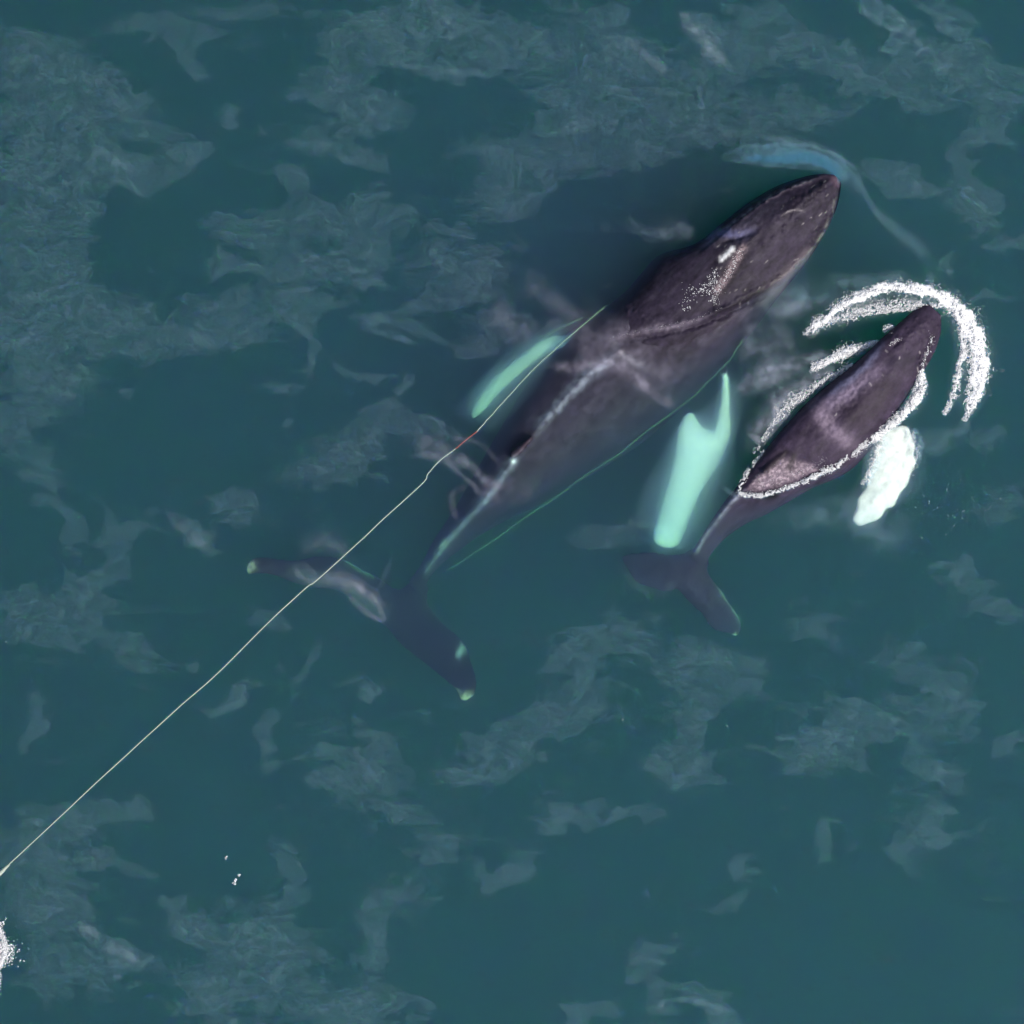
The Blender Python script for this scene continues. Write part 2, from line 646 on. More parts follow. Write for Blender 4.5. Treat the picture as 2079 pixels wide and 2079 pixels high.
bits = [loft(FM, 0, 1195, m_left, m_right, m_ridge, m_top, m_side, m_bot, m_sharp),
        slab(fluke_m, zf_fluke_m, 0.13, 28),
        slab(flip_ml, zf_ml, 0.10, 14),
        slab(flip_mr, zf_mr, 0.13, 22),
        slab(fin_m, lambda X, Y: -0.20 + 0 * X, 0.18, 10, tmin=0.05)]
me = fuse("adult_whale", bits, 0.028, 4, M_SKIN)
co = coords(me)
no = normals(me)
X, Y = back(co)
up = np.clip(no[:, 2], 0, 1)
S = (X - FM.O[0]) * FM.a[0] + (Y - FM.O[1]) * FM.a[1]
D = (X - FM.O[0]) * FM.n[0] + (Y - FM.O[1]) * FM.n[1]
dz = np.zeros(len(X))
onbody = sstep(0.02, 0.3, no[:, 2])
head = sstep(560, 430, S)
rim_l = [(1683, 352), (1630, 372), (1575, 394), (1520, 428), (1468, 468), (1432, 497)]
rim_r = [(1700, 385), (1690, 425), (1672, 470), (1640, 515), (1600, 552), (1560, 580), (1500, 612), (1440, 640), (1370, 662), (1290, 678), (1235, 690)]
keel = [(1690, 365), (1660, 388), (1600, 425), (1555, 460)]
jaw_r = [(1700, 400), (1683, 448), (1655, 495), (1610, 540), (1575, 572)]
dz += 0.055 * lines_on(X, Y, rim_l, 5) + 0.06 * lines_on(X, Y, rim_r, 7)
dz -= 0.07 * lines_on(X, Y, [(x + 8, y + 9) for x, y in rim_r], 6)
dz += 0.07 * lines_on(X, Y, keel, 13)
dz -= 0.06 * lines_on(X, Y, [(1532, 466), (1508, 482), (1480, 488), (1450, 500)], 6)      # blowhole furrow
dz += 0.05 * lines_on(X, Y, [(1540, 470), (1515, 492), (1490, 505), (1470, 530)], 9)
dz += 0.04 * lines_on(X, Y, [(1470, 455), (1500, 460), (1535, 452)], 12)
jl = np.array([FM.p(0, 0), (1699, 398), (1690, 440), (1664, 488), (1625, 535), (1588, 568), (1545, 592), (1490, 618), (1440, 644)])
js = (jl[:, 0] - FM.O[0]) * FM.a[0] + (jl[:, 1] - FM.O[1]) * FM.a[1]
jd = (jl[:, 0] - FM.O[0]) * FM.n[0] + (jl[:, 1] - FM.O[1]) * FM.n[1]
o = np.argsort(js)
beyond = sstep(0, 9, D - np.interp(S, js[o], jd[o])) * sstep(360, 250, S)                # the lower jaw lies under the lip
dz -= 0.16 * beyond
dz -= 0.08 * lines_on(X, Y, jl[1:], 4.5, False) * sstep(360, 250, S)
dl = np.interp(S, [0, 60, 130, 200, 260, 300], [-12, -42, -62, -72, -76, -80])
dz -= 0.10 * sstep(0, 8, dl - D) * sstep(320, 260, S)                                      # left lip
for k in range(70):                                                                       # knobs on the snout
    s_ = random.uniform(12, 215)
    side = random.choice((-1, 0, 1))
    d_ = {-1: np.interp(s_, *np.array(m_left).T) * random.uniform(0.78, 0.9), 0: random.uniform(-12, 8),
          1: np.interp(s_, *np.array(m_right).T) * random.uniform(0.7, 0.9)}[side]
    x_, y_ = FM.p(s_, d_)
    dz += 0.025 * np.exp(-((X - x_) ** 2 + (Y - y_) ** 2) / 3.4 ** 2)
wr = fbm(S / 90, D / 26, 4, 3)
dz += 0.020 * wr * head + 0.012 * fbm(S / 40, D / 30, 3, 9)
dz += 0.05 * lines_on(X, Y, [(1256, 612), (1300, 640), (1345, 660)], 9)
ridge_pts = [FM.p(s_, np.interp(s_, *np.array(m_ridge).T)) for s_ in range(560, 1180, 40)]
dr, fr = dist_line(X, Y, ridge_pts)
dz += 0.05 * np.exp(-(dr / 7) ** 2)
co[:, 2] += dz * onbody
me.vertices.foreach_set("co", co.astype(np.float32).ravel())
me.update()
base = np.array((0.022, 0.017, 0.030))
col = np.tile(base, (len(X), 1))
col *= (1 + 0.55 * fbm(S / 120, D / 50, 4, 21) + 0.6 * fbm(S / 34, D / 13, 4, 22) + 0.35 * fbm(X / 6, Y / 6, 2, 23))[:, None]
col = mixc(col, (0.048, 0.042, 0.060), 0.6 * np.clip(fbm(S / 70, D / 16, 4, 5) * 1.6, 0, 1))
low = sstep(0.1, -0.6, no[:, 2])
# white flippers with dark shoulder
wf = sstep(-1, 5, signed(X, Y, smooth_line(flip_ml, 6, True))) * (S > 300) * sstep(1172, 1140, X) * (co[:, 2] < -0.45)
col = mixc(col, (0.90, 0.92, 0.90), wf)
r_white = [(1455, 768), (1470, 758), (1495, 780), (1495, 900), (1480, 1120), (1320, 1120), (1320, 1085), (1350, 1000), (1372, 910), (1375, 840), (1400, 835), (1450, 800)]
r_old = [(1405, 846), (1416, 862), (1432, 878), (1450, 886), (1452, 862), (1456, 830), (1462, 795), (1470, 758), (1480, 765), (1482, 840), (1482, 900), (1455, 950), (1420, 1000),
           (1400, 1050), (1380, 1120), (1330, 1120), (1320, 1085), (1350, 1000), (1372, 910), (1380, 868)]
wr_ = sstep(-3, 5, signed(X, Y, smooth_line(r_white, 4, True))) * (co[:, 2] < -0.38)
col = mixc(col, (0.97, 0.97, 0.95), wr_)
# fluke tips crusted pale, pale bands along the leading edges
for (x_, y_, r_) in ((509, 1148, 9), (503, 1157, 6), (943, 1417, 9), (952, 1412, 7), (930, 1403, 4)):
    col = mixc(col, (0.62, 0.56, 0.44), np.exp(-((X - x_) ** 2 + (Y - y_) ** 2) / r_ ** 2) * sstep(-0.3, 0.3, fbm(X / 9, Y / 9, 3, 2) + 0.25))
col = mixc(col, (0.40, 0.50, 0.50), 0.9 * lines_on(X, Y, [(700, 1140), (720, 1148), (745, 1162), (766, 1168)], 5))
col = mixc(col, (0.35, 0.42, 0.42), 0.7 * lines_on(X, Y, [(866, 1220), (884, 1246), (903, 1268)], 4))
col = mixc(col, (0.50, 0.55, 0.55), 0.8 * lines_on(X, Y, [(944, 1313), (936, 1322), (929, 1334)], 6))
col = mixc(col, (0.25, 0.22, 0.26), 0.55 * lines_on(X, Y, [(690, 1182), (720, 1200), (760, 1238), (785, 1255)], 13))  # purple water reflection painted into the fluke skin
col = mixc(col, (0.20, 0.18, 0.22), 0.5 * lines_on(X, Y, [(590, 1150), (610, 1165), (650, 1180), (690, 1180)], 14))  # second painted reflection, nearer the left tip
# sunlit highlight painted along the ridge of the back
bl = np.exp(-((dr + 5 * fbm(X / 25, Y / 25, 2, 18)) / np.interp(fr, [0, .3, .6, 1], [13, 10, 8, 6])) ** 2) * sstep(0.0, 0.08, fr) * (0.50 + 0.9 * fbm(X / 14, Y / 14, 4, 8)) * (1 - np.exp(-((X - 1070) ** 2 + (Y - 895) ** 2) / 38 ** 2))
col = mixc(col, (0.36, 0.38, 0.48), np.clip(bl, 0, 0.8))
col = mixc(col, (0.32, 0.30, 0.36), 0.6 * lines_on(X, Y, [(1245, 695), (1258, 715), (1280, 730), (1310, 750)], 8))
col = mixc(col, (0.035, 0.022, 0.03), 0.6 * np.exp(-(dist_line(X, Y, [(1080, 884), (1045, 922)])[0] / 9) ** 2))
col = mixc(col, (0.75, 0.80, 0.82), 1.0 * np.exp(-((X - 1042) ** 2 + (Y - 937) ** 2) / 5 ** 2))  # white glint painted by the dorsal fin
col = mixc(col, (0.55, 0.6, 0.6), 0.9 * lines_on(X, Y, [(905, 1094), (893, 1112)], 4))
# snout: pale scraped rims, scratches, freckles, with painted crease shade, sheen and highlight
col = mixc(col, (0.30, 0.27, 0.30), 0.55 * lines_on(X, Y, rim_l, 3.2) * sstep(-0.3, 0.2, fbm(X / 14, Y / 14, 3, 31)))
col = mixc(col, (0.30, 0.30, 0.27), 0.55 * lines_on(X, Y, rim_r[:7], 3.2) * sstep(-0.4, 0.1, fbm(X / 14, Y / 14, 3, 32)))
col = mixc(col, (0.16, 0.10, 0.14), 0.8 * np.exp(-(dist_line(X, Y, [(1668, 350), (1685, 350), (1704, 372)])[0] / 9) ** 2))
col = mixc(col, (0.012, 0.010, 0.014), 0.8 * lines_on(X, Y, [(1625, 540), (1590, 568), (1545, 592), (1490, 620), (1440, 646)], 4.5))  # shade of the lip crease put into the skin colour
col = mixc(col, (0.012, 0.010, 0.014), 0.85 * lines_on(X, Y, [(1535, 468), (1500, 484), (1470, 492), (1448, 500)], 4))
col = mixc(col, (0.012, 0.010, 0.014), 0.7 * lines_on(X, Y, [(1516, 515), (1500, 545), (1480, 580), (1463, 606)], 5))
col = mixc(col, (0.12, 0.11, 0.15), 0.5 * lines_on(X, Y, [(1420, 500), (1470, 480), (1530, 445), (1590, 410)], 13) * (0.7 + fbm(S / 40, D / 10, 3, 77)))  # sky sheen on the wet head, painted in
col = mixc(col, (0.18, 0.18, 0.34), 0.7 * lines_on(X, Y, [(1436, 492), (1450, 470), (1475, 474), (1500, 478), (1530, 466)], 8))  # violet swirl of reflected sky, painted in
col = mixc(col, (0.21, 0.17, 0.20), 0.6 * np.exp(-(dist_line(X, Y, [(1555, 610), (1590, 572), (1640, 520)])[0] / 14) ** 2))
col = mixc(col, (0.36, 0.27, 0.29), 0.8 * np.exp(-(dist_line(X, Y, [(1508, 505), (1480, 555), (1456, 590)])[0] / 8) ** 2) * sstep(-0.5, 0.2, fbm(X / 5, Y / 5, 2, 4)))
col = mixc(col, (0.85, 0.85, 0.85), 1.0 * np.exp(-((dist_line(X, Y, [(1486, 506), (1465, 526)])[0] + 4 * fbm(X / 6, Y / 6, 2, 3)) / 4.5) ** 2))  # white highlight painted beside the blowhole
col = mixc(col, (0.26, 0.22, 0.28), 0.6 * lines_on(X, Y, [(1430, 642), (1380, 660), (1320, 668), (1260, 682), (1220, 684)], 7))
for k in range(34):
    s_, d_ = random.uniform(25, 330), random.uniform(-70, 75)
    x_, y_ = FM.p(s_, d_ * min(1, 0.3 + s_ / 150))
    an, ln = random.gauss(0.9, 0.5), random.uniform(2, 9)
    col = mixc(col, (0.45, 0.42, 0.42), random.uniform(0.15, 0.6) * np.exp(-(dist_line(X, Y, [(x_, y_), (x_ + ln * math.cos(an), y_ - ln * math.sin(an))])[0] / 1.1) ** 2))
col = mixc(col, (0.30, 0.27, 0.29), 0.7 * lines_on(X, Y, [(1585, 440), (1600, 430), (1618, 426), (1634, 430)], 1.6))
set_skin(me, col)
tag(link("humpback_whale", me), "large dark whale with pale green-lit flippers and a rope trailing from its mouth", "whale")

# ---- calf
FC = Frame((1890, 632), (1890 - 684, 632 + 729))
c_left = [(-8, -16), (6, -25), (42, -29), (72, -32), (111, -36), (178, -40), (255, -52), (300, -57), (345, -58), (396, -56), (446, -52), (488, -48), (532, -42), (571, -40), (613, -33), (658, -24), (700, -18)]
c_right = [(-8, 20), (8, 40), (47, 60), (74, 68), (132, 78), (200, 92), (254, 100), (300, 104), (340, 104), (369, 97), (427, 70), (484, 53), (533, 38), (573, 20), (624, 10), (658, 11), (700, 18)]
c_ridge = [(0, 5), (50, -2), (95, -6), (200, 0), (300, -6), (450, -24), (520, -28), (563, -31), (652, -24), (700, -8)]
c_top = [(-8, 0.10), (20, 0.22), (60, 0.32), (100, 0.40), (200, 0.44), (300, 0.40), (400, 0.30), (470, 0.20), (510, 0.04), (540, -0.10), (600, -0.28), (660, -0.42), (700, -0.5)]
c_side = [(-8, -0.02), (60, -0.10), (130, -0.18), (200, -0.24), (300, -0.32), (400, -0.36), (500, -0.45), (600, -0.5), (700, -0.58)]
c_bot = [(-8, -0.25), (60, -0.6), (200, -1.1), (300, -1.2), (400, -1.1), (500, -0.9), (600, -0.75), (700, -0.68)]
c_sharp = [(0, 0.75), (300, 0.8), (450, 0.9), (560, 1.3), (700, 1.1)]
fluke_c = [(1262, 1134), (1272, 1126), (1289, 1123), (1324, 1121), (1366, 1126), (1390, 1122), (1410, 1112), (1438, 1130), (1437, 1158), (1449, 1180), (1465, 1199), (1479, 1222), (1496, 1246), (1505, 1267), (1502, 1285),
           (1492, 1292), (1479, 1286), (1448, 1277), (1424, 1246), (1407, 1230), (1388, 1210), (1374, 1196), (1355, 1202), (1324, 1194), (1293, 1182), (1274, 1155)]
flip_c = [(1800, 872), (1830, 862), (1845, 868), (1853, 888), (1859, 905), (1856, 922), (1861, 938), (1850, 962), (1843, 984), (1828, 1003), (1815, 1028), (1800, 1034), (1787, 1053), (1764, 1062), (1744, 1068), (1730, 1054), (1738, 1032), (1741, 1012), (1756, 990), (1762, 962), (1772, 936), (1774, 912), (1786, 892)]
fin_c = [(1600, 905), (1580, 918), (1560, 936), (1548, 952), (1547, 962), (1558, 962), (1575, 950), (1592, 932), (1606, 914)]
bits = [loft(FC, -8, 698, c_left, c_right, c_ridge, c_top, c_side, c_bot, c_sharp, 4.0, 48),
        slab(fluke_c, lambda X, Y: -0.60 - 0.25 * np.clip(np.hypot(X - 1410, Y - 1150) / 150, 0, 1), 0.09, 18),
        slab(flip_c, lambda X, Y: -0.19 - 0.13 * np.clip((Y - 870) / 190, 0, 1), 0.10, 30),
        slab(fin_c, lambda X, Y: 0.16 + 0 * X, 0.14, 9, tmin=0.04)]
me = fuse("young_whale", bits, 0.022, 4, M_SKIN)
co = coords(me)
no = normals(me)
X, Y = back(co)
S = (X - FC.O[0]) * FC.a[0] + (Y - FC.O[1]) * FC.a[1]
D = (X - FC.O[0]) * FC.n[0] + (Y - FC.O[1]) * FC.n[1]
onbody = sstep(0.02, 0.3, no[:, 2])
dz = 0.02 * fbm(S / 50, D / 22, 3, 13)
dz += 0.05 * lines_on(X, Y, [(1806, 678), (1826, 688), (1838, 700)], 9)           # splash guard and blowholes
dz -= 0.05 * lines_on(X, Y, [(1812, 704), (1822, 696), (1832, 690)], 4)
dz -= 0.05 * lines_on(X, Y, [(1893, 680), (1880, 715), (1868, 750)], 3.5)
dz -= 0.04 * lines_on(X, Y, [(1875, 700), (1866, 725), (1862, 748)], 3.0)
dz += 0.03 * lines_on(X, Y, [(1888, 640), (1862, 670), (1840, 690)], 8)
dz -= 0.05 * lines_on(X, Y, [(1660, 868), (1690, 850), (1730, 800), (1780, 745)], 20)
crd = [FC.p(s_, np.interp(s_, *np.array(c_ridge).T)) for s_ in range(470, 700, 30)]
dr, fr = dist_line(X, Y, crd)
dz += 0.04 * np.exp(-(dr / 5) ** 2)
for k in range(26):
    s_, d_ = random.uniform(5, 90), random.uniform(-20, 50)
    x_, y_ = FC.p(s_, d_)
    dz += 0.02 * np.exp(-((X - x_) ** 2 + (Y - y_) ** 2) / 2.8 ** 2)
co[:, 2] += dz * onbody
me.vertices.foreach_set("co", co.astype(np.float32).ravel())
me.update()
col = np.tile(np.array((0.036, 0.026, 0.046)), (len(X), 1))
col *= (1 + 0.5 * fbm(S / 60, D / 30, 4, 41) + 0.30 * fbm(S / 22, D / 10, 4, 42) + 0.15 * fbm(X / 5, Y / 5, 2, 43))[:, None]
col = mixc(col, (0.02, 0.015, 0.03), 0.85 * np.exp(-(dist_line(X, Y, [(1800, 738), (1850, 730)])[0] / 14) ** 2) * sstep(-0.3, 0.3, fbm(X / 20, Y / 20, 2, 5) + 0.3))
col = mixc(col, (0.030, 0.022, 0.034), 0.7 * sstep(0, 22, signed(X, Y, np.array([(1800, 750), (1835, 790), (1800, 845), (1745, 885), (1705, 865), (1690, 830), (1740, 780)]))))
col = mixc(col, (0.24, 0.19, 0.28), 0.85 * lines_on(X, Y, [(1790, 745), (1740, 785), (1690, 815), (1665, 830)], 14))  # mauve sheen painted along the calf's back
col = mixc(col, (0.27, 0.21, 0.29), 0.85 * lines_on(X, Y, [(1655, 815), (1672, 850), (1700, 880), (1730, 905)], 16))  # bright haze of the V band painted into the skin
col = mixc(col, (0.24, 0.24, 0.38), 0.7 * lines_on(X, Y, [(1790, 700), (1765, 735), (1720, 775), (1680, 805)], 7))  # violet-blue sheen painted down the left side
sp = sstep(-0.15, 0.35, fbm(X / 7, Y / 7, 3, 6))
belly = np.array([(1512, 1000), (1530, 965), (1560, 945), (1575, 930), (1600, 925), (1650, 940), (1668, 955), (1625, 975), (1580, 992), (1540, 1002)])
col = mixc(col, (0.48, 0.38, 0.44), 0.95 * sstep(-3, 14, signed(X, Y, belly)) * (0.35 + 0.65 * sp))
col = mixc(col, (0.03, 0.025, 0.03), 0.8 * np.exp(-(dist_line(X, Y, [(1612, 925), (1603, 950)])[0] / 8) ** 2))
col = mixc(col, (0.02, 0.015, 0.02), 0.85 * np.exp(-(dist_line(X, Y, [(1595, 918), (1555, 955)])[0] / 7) ** 2))
col = mixc(col, (0.008, 0.008, 0.010), np.exp(-(dist_line(X, Y, [(1556, 1011), (1575, 1006)])[0] / 6) ** 2))
col = mixc(col, (0.38, 0.38, 0.48), np.clip(np.exp(-(dr / 5.5) ** 2) * (0.55 + 0.8 * fbm(X / 12, Y / 12, 2, 3)), 0, 0.9) * sstep(0.2, 0.35, fr))  # highlight painted along the tail ridge
wf = sstep(-1, 4, signed(X, Y, smooth_line(flip_c, 6, True))) * (co[:, 2] < -0.06) * sstep(0, 6, D - np.interp(S, *np.array(c_right).T) + 22)
col = mixc(col, (0.84, 0.80, 0.76), wf)
col = mixc(col, (0.66, 0.66, 0.60), 0.5 * wf * np.clip(fbm(X / 16, Y / 22, 4, 15) * 1.8, 0, 1))
col = mixc(col, (0.45, 0.55, 0.50), 0.5 * lines_on(X, Y, [(1452, 1184), (1479, 1222), (1497, 1248), (1504, 1266)], 3))
col = mixc(col, (0.5, 0.6, 0.55), 0.9 * np.exp(-((X - 1492) ** 2 + (Y - 1290) ** 2) / 4 ** 2))
for k in range(9):
    s_, d_ = random.uniform(60, 360), random.uniform(-20, 70)
    x_, y_ = FC.p(s_, d_)
    an, ln = random.uniform(-2.2, -0.6), random.uniform(2, 9)
    col = mixc(col, (0.42, 0.38, 0.40), random.uniform(0.4, 0.9) * np.exp(-(dist_line(X, Y, [(x_, y_), (x_ + ln * math.cos(an), y_ - ln * math.sin(an))])[0] / 1.2) ** 2))
set_skin(me, col)
tag(link("humpback_whale", me), "smaller dark whale calf ringed by white foam, one bright white flipper out", "whale")


# ------------------------------------------------------------------ rope
def tube(pts, rad, mat, name, parent=None, nr=6, wob=0.0):
    p = smooth_line(pts, 6)
    P3 = np.array([at(a, b, c) for a, b, c in p])
    if wob:
        P3[:, :2] += wob * np.stack([gnoise(np.arange(len(p)) * 0.31, np.zeros(len(p)), 5), gnoise(np.arange(len(p)) * 0.31, np.zeros(len(p)) + 9.3, 8)], 1)
    rads = rad(np.linspace(0, 1, len(p))) if callable(rad) else np.full(len(p), rad)
    V = []
    for i in range(len(P3)):
        t = P3[min(i + 1, len(P3) - 1)] - P3[max(i - 1, 0)]
        t /= np.linalg.norm(t)
        s_ = np.cross(t, (0, 0, 1))
        s_ /= np.linalg.norm(s_)
        u = np.cross(s_, t)
        for k in range(nr):
            a = 2 * math.pi * k / nr
            V.append(P3[i] + rads[i] * (math.cos(a) * s_ + math.sin(a) * u))
    f, z = [], []
    for i in range(len(P3) - 1):
        for k in range(nr):
            q = (k + 1) % nr
            f += [i * nr + k, (i + 1) * nr + k, (i + 1) * nr + q, i * nr + q]
            z.append(4)
    f += list(range(nr)) + [(len(P3) - 1) * nr + k for k in range(nr)][::-1]
    z += [nr, nr]
    return link(name, mesh_np(name, V, f, z, mat), parent)


rope_pts = [(-160, 1915, 0.03), (-60, 1826, 0.03), (0, 1772, 0.03), (65, 1711, 0.03), (215, 1571, 0.03), (344, 1453, 0.03), (450, 1359, 0.02), (538, 1270, 0.02), (618, 1196, 0.0),
            (640, 1180, 0.0), (699, 1128, -0.03), (780, 1052, -0.06), (857, 982, -0.10), (868, 963, -0.1), (894, 934, -0.1), (925, 911, -0.08)]
rope_red = [(925, 911, -0.08), (946, 893, -0.06), (968, 876, -0.05)]
rope_fore = [(968, 876, -0.05), (984, 858, -0.08), (1001, 839, -0.12), (1032, 805, -0.15), (1059, 775, -0.18), (1092, 741, -0.22), (1136, 701, -0.28), (1170, 671, -0.32), (1200, 646, -0.38), (1228, 622, -0.45)]
rope = tube(rope_pts, 0.0135, M_ROPE, "rope", wob=0.008)
tag(rope, "long pale rope running from the large whale to the left edge of the water", "rope")
tube(rope_red, 0.017, M_ROPE_RED, "marker_section", rope)["label"] = "dark red section of the rope"
tube(rope_fore, 0.0115, M_ROPE, "fore_section", rope, wob=0.008)
tube([(-6, 1778, 0.04), (4, 1769, 0.045), (12, 1761, 0.04), (19, 1755, 0.03)], lambda t: 0.02 + 0.035 * (1 - t), M_ROPE, "splice", rope)
tube([(1182, 645, -0.45), (1160, 655, -0.5), (1126, 671, -0.6), (1095, 688, -0.72)], 0.011, M_ROPE_GREEN, "rope_loop", rope)
r2 = [(1506, 690, -0.45), (1502, 699, -0.45), (1480, 732, -0.55), (1455, 758, -0.62), (1433, 779, -0.66), (1404, 808, -0.66), (1317, 873, -0.66), (1254, 923, -0.66), (1186, 967, -0.66),
      (1136, 1004, -0.66), (1052, 1061, -0.70), (1001, 1098, -0.75), (951, 1131, -0.80), (900, 1162, -0.9)]
r2o = tube([(a, b, c - 0.02) for a, b, c in r2], 0.009, M_ROPE_GREEN, "rope", wob=0.012)
tag(r2o, "thin green sunken line along the large whale's right flank", "rope")


# ------------------------------------------------------------------ foam
OCT = np.array([(1, 0, 0), (-1, 0, 0), (0, 1, 0), (0, -1, 0), (0, 0, 1), (0, 0, -1)], float)
OCF = np.array([(0, 2, 4), (2, 1, 4), (1, 3, 4), (3, 0, 4), (2, 0, 5), (1, 2, 5), (3, 1, 5), (0, 3, 5)])


def flecks(px, py, z, r):
    n = len(px)
    k = (CAM_H - z) / CAM_H / 100.0
    c = np.stack([(px - 1039.5) * k, -(py - 1039.5) * k, z], 1)
    sc = r[:, None] * rng.uniform(0.6, 1.4, (n, 3)) * np.array((1.1, 1.1, 0.4))
    an = rng.uniform(0, 6.28, n)
    V = OCT[None] * sc[:, None, :] + rng.normal(0, 0.18, (n, 6, 3)) * np.array((1, 1, .3)) * r[:, None, None]
    x = V[..., 0] * np.cos(an)[:, None] - V[..., 1] * np.sin(an)[:, None]
    y = V[..., 0] * np.sin(an)[:, None] + V[..., 1] * np.cos(an)[:, None]
    V = np.stack([x, y, V[..., 2]], 2) + c[:, None]
    Fz = (OCF[None] + (np.arange(n) * 6)[:, None, None]).reshape(-1)
    return V.reshape(-1, 3), Fz


def band(pts, half, n, dens=1.0, zc=0.03, r=(0.008, 0.02), lace=0.5, seed=1, core=0.6):
    """foam scattered along a line; lace eats holes in it"""
    p = smooth_line(pts, 8)
    seg = np.hypot(*np.diff(p, axis=0).T)
    cum = np.concatenate([[0], np.cumsum(seg)])
    n = int(n * 1.0)
    t = rng.uniform(0, cum[-1], n)
    x, y = np.interp(t, cum, p[:, 0]), np.interp(t, cum, p[:, 1])
    dx, dy = np.gradient(p[:, 0]), np.gradient(p[:, 1])
    nx, ny = np.interp(t, cum, -dy), np.interp(t, cum, dx)
    l = np.hypot(nx, ny)
    hw = np.interp(t / cum[-1], np.linspace(0, 1, len(half)), half) if hasattr(half, '__len__') else half
    g = rng.normal(0, core, n)
    wv = gnoise(t / 30, t * 0 + seed * 3.7, 77) + 0.5 * gnoise(t / 11, t * 0 + seed * 1.7, 78)
    wo = gnoise(t / 24, t * 0 + seed * 2.3, 79) + 0.6 * gnoise(t / 9, t * 0 + seed * 5.3, 80)
    hw = 0.82 * hw * np.clip(1 + 0.75 * wv, 0.25, 2)
    x += nx / l * (g * hw + wo * 0.45 * hw) + rng.normal(0, 1.8, n)
    y += ny / l * (g * hw + wo * 0.45 * hw) + rng.normal(0, 1.8, n)
    f = fbm(x / 10, y / 10, 3, seed) + 0.5 * fbm(x / 26, y / 26, 2, seed + 5)
    ridged = 1 - np.abs(f) * 3.2
    keep = (ridged > (lace - 0.12 - rng.uniform(0, 1, n) ** 3 * 0.8) + 0.25 * np.abs(g)) if lace > -5 else np.ones(n, bool)
    x, y, g = x[keep], y[keep], g[keep]
    m = len(x)
    r = (r[0] * 0.75, r[1] * 0.72)
    rr = r[0] + (r[1] - r[0]) * rng.uniform(0, 1, m) ** 2 * np.exp(-g * g)
    z = zc + 0.03 * rng.uniform(-1, 1, m) + 0.04 * np.exp(-g * g) * np.clip(fbm(x / 12, y / 12, 2, seed + 2) + 0.4, 0, 1)
    return x, y, z, rr


def foam_object(name, parts, label):
    V, Fc, off = [], [], 0
    for p_ in parts:
        v, f = flecks(*p_)
        V.append(v)
        Fc.append(f + off)
        off += len(v)
    V = np.vstack(V)
    Fc = np.concatenate(Fc)
    o = link(name, mesh_np(name, V, Fc, [3] * (len(Fc) // 3), M_FOAM, True))
    tag(o, label, "foam", kind="stuff")
    return o


main_arc = [(1700, 628), (1720, 613), (1759, 594), (1808, 583), (1857, 586), (1899, 596), (1932, 613), (1955, 640), (1972, 668), (1984, 697), (1992, 728), (1990, 767), (1982, 800)]
foam_object("bow_foam", [
    band(main_arc, [5, 6, 7, 7, 8, 11, 14, 15, 14, 13, 11, 8], 7000, lace=0.55, r=(0.010, 0.024), seed=3, core=0.5),
    band(main_arc, [14, 14, 14, 13, 16, 20, 24, 26, 26, 26, 22, 16], 7000, lace=0.62, seed=4, core=0.7),
    band([(1645, 675), (1678, 655), (1727, 637), (1776, 624), (1824, 618), (1873, 616), (1908, 622)], [6, 12, 13, 11, 9, 8, 10], 7000, lace=0.75, seed=5),
    band([(1725, 645), (1776, 634), (1824, 628), (1870, 625)], [5, 5, 4, 4], 2600, lace=0.55, seed=6),
    band([(1634, 678), (1655, 655), (1690, 632), (1722, 612)], [5, 8, 10, 8], 2800, lace=0.7, seed=7),
    band([(1936, 628), (1951, 665), (1957, 702), (1950, 734), (1942, 777), (1934, 809), (1916, 839)], [7, 9, 10, 9, 8, 6, 4], 7000, lace=0.62, seed=8),
    band([(1965, 690), (1972, 740), (1968, 790), (1962, 820)], [12, 12, 8, 5], 3600, lace=0.75, seed=9),
    band([(1984, 795), (1972, 826), (1956, 852)], [9, 7, 4], 1800, lace=0.35, seed=10),
    band(main_arc, [16, 17, 17, 17, 18, 24, 28, 30, 30, 30, 26, 18], 5000, lace=0.6, r=(0.004, 0.010), seed=44, core=0.7),
    band([(1634, 680), (1678, 650), (1727, 630), (1776, 618), (1824, 612), (1873, 612)], [12, 20, 22, 20, 16, 12], 4500, lace=0.6, r=(0.004, 0.010), seed=45),
], "white foam arc curling around the snout of the whale calf")
foam_object("side_foam", [
    band([(1782, 695), (1743, 709), (1704, 722), (1671, 736), (1650, 750)], [4, 8, 10, 11, 8], 6000, lace=0.4, r=(0.008, 0.024), seed=11),
    band([(1735, 741), (1697, 758), (1662, 780), (1632, 800), (1606, 819), (1578, 846)], [5, 9, 12, 12, 10, 7], 6000, lace=0.72, seed=12),
    band([(1578, 846), (1560, 875), (1545, 900), (1530, 925)], [7, 8, 6, 4], 600, lace=0.6, seed=13),
    band([(1552, 915), (1532, 940), (1514, 966), (1499, 995)], [3, 5, 4, 2], 1100, lace=0.7, seed=14),
    band([(1795, 672), (1800, 668), (1813, 664)], [4, 3, 2], 260, lace=-9, zc=0.12, r=(0.01, 0.022), seed=15),
], "lacy white foam sliding along the left side of the whale calf")
